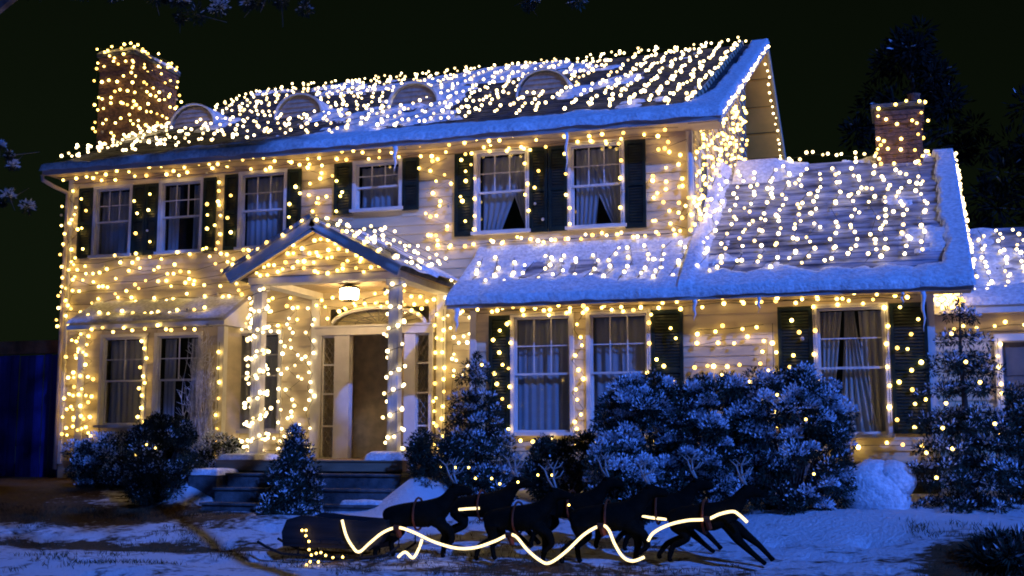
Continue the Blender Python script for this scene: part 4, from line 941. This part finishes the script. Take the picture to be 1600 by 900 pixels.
# -- large trees
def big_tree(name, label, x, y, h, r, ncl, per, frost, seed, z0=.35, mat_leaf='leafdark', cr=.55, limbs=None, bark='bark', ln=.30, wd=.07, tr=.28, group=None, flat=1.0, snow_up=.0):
    rng = np.random.default_rng(seed + 700); z = terrain(x, y) - .1
    t = thing(name, label, 'tree', (x, y, z), group)
    tk = MB(); P = [(x + .12*math.sin(i*.9+seed)*i/8, y + .1*math.cos(i*.7+seed)*i/8, z + h*.95*i/9) for i in range(10)]
    tk.tube(P, [tr*(1-i/10.5)*(1.25 if i == 0 else 1) for i in range(10)], 9)
    cs = []; rs = []; tips = []
    for k in range(ncl):
        s = z0 + (1-z0)*rng.random()**.9; R_ = r*min(1, (1-s)*1.7 + .12)*rng.uniform(.25, 1)**.5; a = rng.uniform(0, 6.283)
        cs.append((x + R_*math.cos(a), y + R_*math.sin(a)*flat, z + h*s - .12*R_)); rs.append(cr*rng.uniform(.6, 1.3))
        if k % 3 == 0:
            e = Vector(cs[-1]); b = Vector((x, y, z + h*max(z0*.8, s-.06))); tk.tube([b, (b+e)/2 + Vector((0, 0, .15)), e], [.05, .035, .012], 5)
    for lb in (limbs or []):
        pts = [Vector(p) for p in lb]; tk.tube(pts, [.10*(1-i/len(pts)) + .012 for i in range(len(pts))], 6)
        for q in pts[-2:]:
            for _ in range(7): tips.append(np.array(q) + rng.normal(size=3)*np.array([.30, .25, .14]))
    tk.build('trunk', bark, t)
    dk, dd, fr, fd = clumps(np.array(cs), np.array(rs), per, rng, frost, snow_up)
    needles('crown', mat_leaf, t, dk, dd, ln, wd, rng)
    if tips:
        tw_ = MB()
        for q in tips: tw_.tube([q, q + rng.normal(size=3)*.2], [.008, .004], 4)
        tw_.build('twigs', bark, t)
        a_, b_, c2_, d2_ = clumps(np.array(tips), rng.uniform(.06, .17, len(tips)), 150, rng, .75, -.4)
        needles('twig_foliage', mat_leaf, t, a_, b_, .07, .02, rng); tag(needles('twig_snow', 'frost', t, c2_, d2_, .06, .024, rng), kind='stuff')
    if len(fr): tag(needles('snow_tufts', 'frost', t, fr, fd, ln*.7, wd*.9, rng), kind='stuff')
    return t
BT = 'dark trees behind the house'
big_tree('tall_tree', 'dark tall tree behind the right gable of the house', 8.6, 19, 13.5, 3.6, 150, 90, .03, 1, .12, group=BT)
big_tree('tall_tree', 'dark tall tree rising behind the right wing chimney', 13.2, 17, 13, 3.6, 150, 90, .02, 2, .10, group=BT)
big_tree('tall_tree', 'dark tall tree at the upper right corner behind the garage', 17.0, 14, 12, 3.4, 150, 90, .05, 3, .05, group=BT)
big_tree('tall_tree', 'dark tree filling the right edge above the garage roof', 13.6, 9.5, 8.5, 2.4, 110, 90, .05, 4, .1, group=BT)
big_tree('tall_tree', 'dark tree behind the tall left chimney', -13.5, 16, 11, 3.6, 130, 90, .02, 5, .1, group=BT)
big_tree('yard_tree', 'pale-barked tree at the left edge with snowy overhanging twigs', -6.75, -3.2, 12, 2.2, 60, 90, .10, 6, .74, 'leaf', .4, bark='palebark', ln=.16, wd=.04, tr=.30,
         limbs=[[(-6.7, -3.2, 2.6), (-6.2, -3.3, 3.5), (-5.75, -3.4, 4.2), (-5.75, -3.5, 4.75)], [(-6.7, -3.2, 7.0), (-5.0, -3.6, 7.6), (-3.3, -4.0, 7.1), (-1.95, -4.2, 6.72)], [(-6.7, -3.2, 7.4), (-4.2, -4.0, 7.6), (-1.6, -4.6, 6.9), (-.35, -5.0, 6.35), (.2, -5.0, 6.22)]])
big_tree('yard_tree', 'added off-frame conifer shading the left of the house, its snowy twig tip dipping into the top of the picture', 10.6, -15.2, 30, 3.5, 420, 130, .10, 7, .40, 'leaf', .55, ln=.22, wd=.07, tr=.15,  # tree added out of view to keep moonlight off the left facade; only twigs show
         limbs=[[(10.6, -15.2, 9.4), (8.8, -11.5, 8.2), (6.6, -8.0, 7.6), (4.6, -5.5, 6.5), (3.9, -4.5, 6.12)]])

# ================================================================== sleigh, reindeer and rope lights on the lawn
def skin_mesh(name, verts, edges, radii, root=0, sub=2):
    me = bpy.data.meshes.new(name); me.from_pydata(verts, edges, []); o = bpy.data.objects.new(name, me); col.objects.link(o)
    md = o.modifiers.new('skin', 'SKIN'); md.use_smooth_shade = True
    for i, r in enumerate(radii):
        sv = me.skin_vertices[0].data[i]; sv.radius = (r, r) if not isinstance(r, tuple) else r; sv.use_root = (i == root)
    ss = o.modifiers.new('sub', 'SUBSURF'); ss.levels = sub; ss.render_levels = sub
    dg = bpy.context.evaluated_depsgraph_get(); dg.update(); out = bpy.data.meshes.new_from_object(o.evaluated_get(dg)); bpy.data.objects.remove(o); bpy.data.meshes.remove(me)
    out.polygons.foreach_set('use_smooth', [True]*len(out.polygons)); out.name = name; return out
def deer_mesh(pose):
    V, E, Rr = [], [], []
    def v(p, r, frm=None):
        V.append(p); Rr.append(r)
        if frm is not None: E.append((frm, len(V)-1))
        return len(V)-1
    pel = v((-.30, 0, .56), .125); lum = v((-.12, 0, .56), .125, pel); ch = v((.10, 0, .56), .145, lum); sh = v((.24, 0, .60), .12, ch)
    nk = v((.34, 0, .72), .075, sh); nk2 = v((.41, 0, .84), .058, nk); hd = v((.48, 0, .90), .062, nk2); mz = v((.59, 0, .86), .043, hd); v((.66, 0, .835), .03, mz)
    v((-.42, 0, .62), .03, pel)
    for s in (-1, 1):
        v((.44, s*.085, .955), .018, v((.455, s*.05, .925), .024, hd))                 # ears
        if pose == 'bound':
            f = [(.25, .5), (.44, .34), (.56, .24), (.68, .10), (.72, .05)] if s > 0 else [(.25, .5), (.36, .30), (.50, .16), (.62, .05), (.66, .02)]
            b = [(-.32, .46), (-.24, .32), (-.46, .22), (-.56, .07), (-.53, .03)] if s > 0 else [(-.30, .46), (-.18, .30), (-.36, .20), (-.40, .05), (-.37, .02)]
        else:
            f = [(.22, .48), (.32, .32), (.30, .17), (.27, .04), (.30, .02)] if s > 0 else [(.22, .48), (.40, .38), (.44, .24), (.34, .16), (.35, .13)]
            b = [(-.32, .46), (-.22, .32), (-.36, .21), (-.34, .05), (-.31, .02)] if s > 0 else [(-.30, .46), (-.28, .30), (-.46, .20), (-.50, .05), (-.47, .02)]
        for leg, root, w_ in ((f, sh, .065), (b, pel, .08)):
            pr2 = root
            for i, (x, z) in enumerate(leg): pr2 = v((x, s*w_, z), (.072, .042, .028, .021, .026)[i], pr2)
    return skin_mesh('reindeer_body', V, E, [r*1.33 for r in Rr])
def antler_mesh():
    m = MB()
    for s in (-1, 1):
        a = [(.45, s*.04, .95), (.40, s*.09, 1.06), (.38, s*.14, 1.18), (.43, s*.16, 1.30)]
        m.tube(a, [.014, .013, .011, .006], 5)
        m.tube([a[1], (.48, s*.10, 1.10), (.52, s*.10, 1.17)], [.010, .009, .005], 5); m.tube([a[2], (.45, s*.16, 1.22), (.49, s*.17, 1.28)], [.009, .008, .004], 5); m.tube([a[2], (.31, s*.17, 1.26)], [.009, .004], 5)
    return m.mesh('antlers', 'antler', True)
dm1, dm2, am = deer_mesh('walk'), deer_mesh('bound'), antler_mesh()
for q in (dm1, dm2): q.materials.clear(); q.materials.append(M['deer'])
sm = MB(); ring = [(0, .192*math.cos(t), .565 + .205*math.sin(t)) for t in np.linspace(0, 6.283, 17)]
sm.tube(ring, .014, 5); cm = MB(); cm.tube([(.28 + .05*math.cos(t)*0 + .02*math.sin(t), .085*math.cos(t), .66 + .10*math.sin(t)) for t in np.linspace(0, 6.283, 13)], .013, 5)
strap_mesh = sm.mesh('girth_strap', 'strap', True); collar_mesh = cm.mesh('collar', 'deer', True)
def reindeer(x, y, mesh, label, rz=0, sc_=1.0, dz=0):
    t = thing('reindeer', label, 'reindeer', (x, y, terrain(x, y) + dz), 'dark lawn reindeer in harness'); t.rotation_euler = (0, 0, rz); t.scale = (sc_, sc_*1.05, sc_*.9)
    for nme, me in (('body', mesh), ('antlers', am), ('girth_strap', strap_mesh), ('collar', collar_mesh)):
        o = bpy.data.objects.new(nme, me); col.objects.link(o); o.parent = t
    return t
reindeer(2.72, -5.92, dm1, 'dark lawn reindeer nearest the sleigh, near row', R(4), .98)
reindeer(3.92, -5.95, dm1, 'dark lawn reindeer second from the sleigh, near row', R(-3), .95)
reindeer(4.93, -5.95, dm1, 'dark lawn reindeer third from the sleigh, near row', R(3), 1.0)
reindeer(5.98, -5.95, dm2, 'bounding dark lead reindeer at the right end of the near row', R(-2), .95, .06)
reindeer(3.25, -5.25, dm2, 'dark lawn reindeer nearest the sleigh, far row', R(2), .95)
reindeer(4.35, -5.28, dm1, 'dark lawn reindeer in the middle of the far row', R(-2), .95)
reindeer(5.35, -5.28, dm2, 'dark lawn reindeer at the front of the far row by the frosted shrubs', R(1), .95)
# sleigh
sx, sy = 1.78, -5.9; sz = terrain(sx, sy)
sl = thing('sleigh', 'small dark wooden sleigh lying on the snow behind the reindeer', 'sleigh', (sx, sy, sz))
prof = [(-.62, .12), (-.64, .28), (-.58, .42), (-.40, .47), (-.28, .47), (-.10, .45), (.20, .43), (.42, .42), (.56, .46), (.66, .44), (.68, .34), (.60, .20), (.46, .10)]
for s in (-.30, .27): MB().prism([(sx+a, sy+s, sz+b) for a, b in prof], (0, .03, 0)).build('side_panel', 'sleigh', sl, bevel=.006)
shell = MB()
for (a, b), (c_, d_) in (((-.62, .12), (.46, .10)), ((-.64, .28), (-.62, .12)), ((-.58, .42), (-.64, .28)), ((.46, .10), (.60, .20)), ((.60, .20), (.68, .34)), ((.68, .34), (.66, .44))):
    dx, dz_ = c_-a, d_-b; l_ = math.hypot(dx, dz_); nx_, nz_ = -dz_/l_*.02, dx/l_*.02
    shell.prism([(sx+a, sy-.268, sz+b), (sx+c_, sy-.268, sz+d_), (sx+c_+nx_, sy-.268, sz+d_+nz_), (sx+a+nx_, sy-.268, sz+b+nz_)], (0, .536, 0))
shell.build('hull', 'sleigh', sl)
MB().box(sx-.45, sx-.08, sy-.265, sy+.265, sz+.32, sz+.36).build('seat', 'sleigh', sl, bevel=.006)
for k in range(5): MB().box(sx-.60+k*.24, sx-.60+k*.24+.225, sy-.312, sy-.301, sz+.16, sz+.20).build('side_slat', 'sleigh', sl)
for s in (-.24, .24):
    rn = MB().tube([(sx-.98, sy+s, sz+.16), (sx-.86, sy+s, sz+.10), (sx-.66, sy+s, sz+.03), (sx-.3, sy+s, sz+.015), (sx+.4, sy+s, sz+.015), (sx+.66, sy+s, sz+.05), (sx+.80, sy+s, sz+.15), (sx+.80, sy+s, sz+.26), (sx+.70, sy+s, sz+.28)], .016, 6)
    for dx in (-.45, .35): rn.tube([(sx+dx, sy+s, sz+.02), (sx+dx, sy+s, sz+.13)], .012, 5)
    rn.build('runner', 'sleigh', sl, True)
def smooth_path(p, n=8):
    P = [Vector(q) for q in p]; out = []
    for i in range(len(P)-1):
        a, b, c_, d = P[max(i-1, 0)], P[i], P[i+1], P[min(i+2, len(P)-1)]
        for k in range(n):
            t = k/n; out.append(.5*((2*b) + (c_-a)*t + (2*a-5*b+4*c_-d)*t*t + (3*b-a-3*c_+d)*t**3))
    return out + [P[-1]]
RG = 'glowing rope lights along the reindeer'
def rope(label, pts, y, clips=()):
    P = smooth_path([(a, y(a) if callable(y) else y, b) for a, b in pts]); t = thing('rope_light', label, 'rope light', tuple(P[0]), RG)
    MB().tube(P, .0155, 7).build('rope', 'rope', t, True)
    for c_ in clips:
        q = min(P, key=lambda p: abs(p.x-c_)); MB().tube([q + Vector((-.035, 0, 0)), q + Vector((.035, 0, 0))], .030, 7).tube([q + Vector((0, .0, 0)), q + Vector((.02, .05, -.10))], .03, 6).build('clip', 'strap', t)
rope('long glowing rope light waving from the sleigh past three reindeer', [(1.925, -.593), (1.976, -.756), (2.05, -.874), (2.138, -.942), (2.27, -.84), (2.424, -.724), (2.594, -.665), (2.771, -.703), (3.038, -.808), (3.302, -.87), (3.524, -.858), (3.745, -.784), (3.891, -.719), (3.985, -.731), (4.107, -.863), (4.25, -.973), (4.357, -.997), (4.534, -.879), (4.746, -.687), (4.921, -.597), (5.003, -.635), (5.07, -.785), (5.158, -.914), (5.26, -.951), (5.382, -.908)], -6.24, (2.594, 3.90, 4.921))
rope('glowing rope light arching over the lead reindeer', [(5.418, -.744), (5.48, -.658), (5.636, -.576), (5.837, -.526), (6.036, -.51), (6.168, -.456), (6.299, -.428), (6.363, -.459), (6.445, -.534)], -6.22, (6.036,))
rope('short curled end of rope light on the snow by the first reindeer', [(2.902, -.785), (2.865, -.888), (2.797, -.987), (2.705, -.927), (2.62, -.985)], -6.25)
rope('short straight piece of rope light behind the first reindeer', [(3.024, -.501), (3.15, -.49), (3.278, -.482)], -5.42)
rope('short straight piece of rope light beside the frosted shrubs', [(5.194, -.536), (5.32, -.556), (5.466, -.566)], -5.42)
# -- small lights on lawn things
sl_pts = [(1.42, -6.23, -.72), (1.47, -6.23, -.72), (1.47, -6.23, -.78), (1.52, -6.25, -.84), (1.53, -6.26, -.93), (1.56, -6.26, -.99), (1.62, -6.26, -.97), (1.68, -6.26, -.96), (1.74, -6.26, -.99), (1.84, -6.28, -1.01), (1.96, -6.28, -1.0), (1.62, -6.4, -1.05), (1.72, -6.4, -1.05), (1.6, -6.45, -1.08)]
def sparkle(label, pts, s=.6):
    p0 = Vector(pts[0]); t = thing('string_lights', label, 'string lights', p0, GRP); MB().tube(pts, .004, 3, caps=False).build('wire', 'wire', t)
    for p in pts:
        o = bpy.data.objects.new('bulb', bulb_mesh); col.objects.link(o); o.parent = t; o.location = Vector(p) - p0; o.scale = (s, s, s); o.rotation_euler = (rnd.uniform(0, 3), 0, 0)
sparkle('little lights spilling from the sleigh onto the snow', sl_pts, .5)
sparkle('sparse little lights over the reindeer backs', [(2.93, -5.3, -.02), (3.10, -5.3, -.02), (3.22, -5.4, -.14), (3.42, -5.4, -.14), (3.52, -5.4, -.2), (3.74, -5.4, -.18), (3.95, -5.3, -.1), (4.12, -5.3, -.1), (4.40, -5.6, -.42), (4.55, -5.6, -.55)], .5)
sparkle('few lights in the snowy conifer at the wing corner', [(1.75, -2.95, .9), (1.72, -2.95, .55), (1.80, -3.0, .2), (1.85, -3.0, -.05), (2.05, -3.05, 1.2), (2.45, -3.0, 1.35)], .7)
sparkle('few lights among the frosted shrubs before the wing', [(6.45, -3.82, 1.15), (6.55, -3.85, .85), (6.88, -3.85, .55), (6.95, -3.8, -.1), (5.9, -3.95, 1.1)], .6)
sparkle('few lights in the ragged spruce at the right', [(8.25, -2.9, .15), (8.45, -3.05, .45), (8.55, -3.1, .2), (8.35, -3.1, -.15), (8.75, -3.1, 1.25), (9.05, -3.0, .5), (8.9, -3.1, 1.0), (8.6, -3.1, 1.6), (8.5, -3.1, .75)], .8)
sparkle('few lights on the dark shrub left of the porch steps', [(-2.5, -3.62, .25), (-2.35, -3.62, .2), (-2.7, -3.6, .1)], .5)
print('bulbs', NB[0])
# ================================================================== dead grass poking through the snow
gp_, gd_ = [], []
rg = np.random.default_rng(77)
while len(gp_) < 9000:
    x, y = rg.uniform(-6, 10), rg.uniform(-9, -3.4)
    if fbm(x*.8, y*1.4, 6.6) + dirt_amount(x, y) < .36: continue
    for _ in range(6):
        a, b = x + rg.normal()*.06, y + rg.normal()*.06
        gp_.append((a, b, terrain(a, b) + .018)); gd_.append((rg.normal()*.5, rg.normal()*.5, 1))
M['grass'] = mat('dead_grass', (.085, .065, .035), .9, .4, 6)
tag(needles('dead_grass', 'grass', None, gp_, gd_, .085, .008, rg), 'dead grass blades poking through the snow on the lawn', 'grass', kind='stuff')
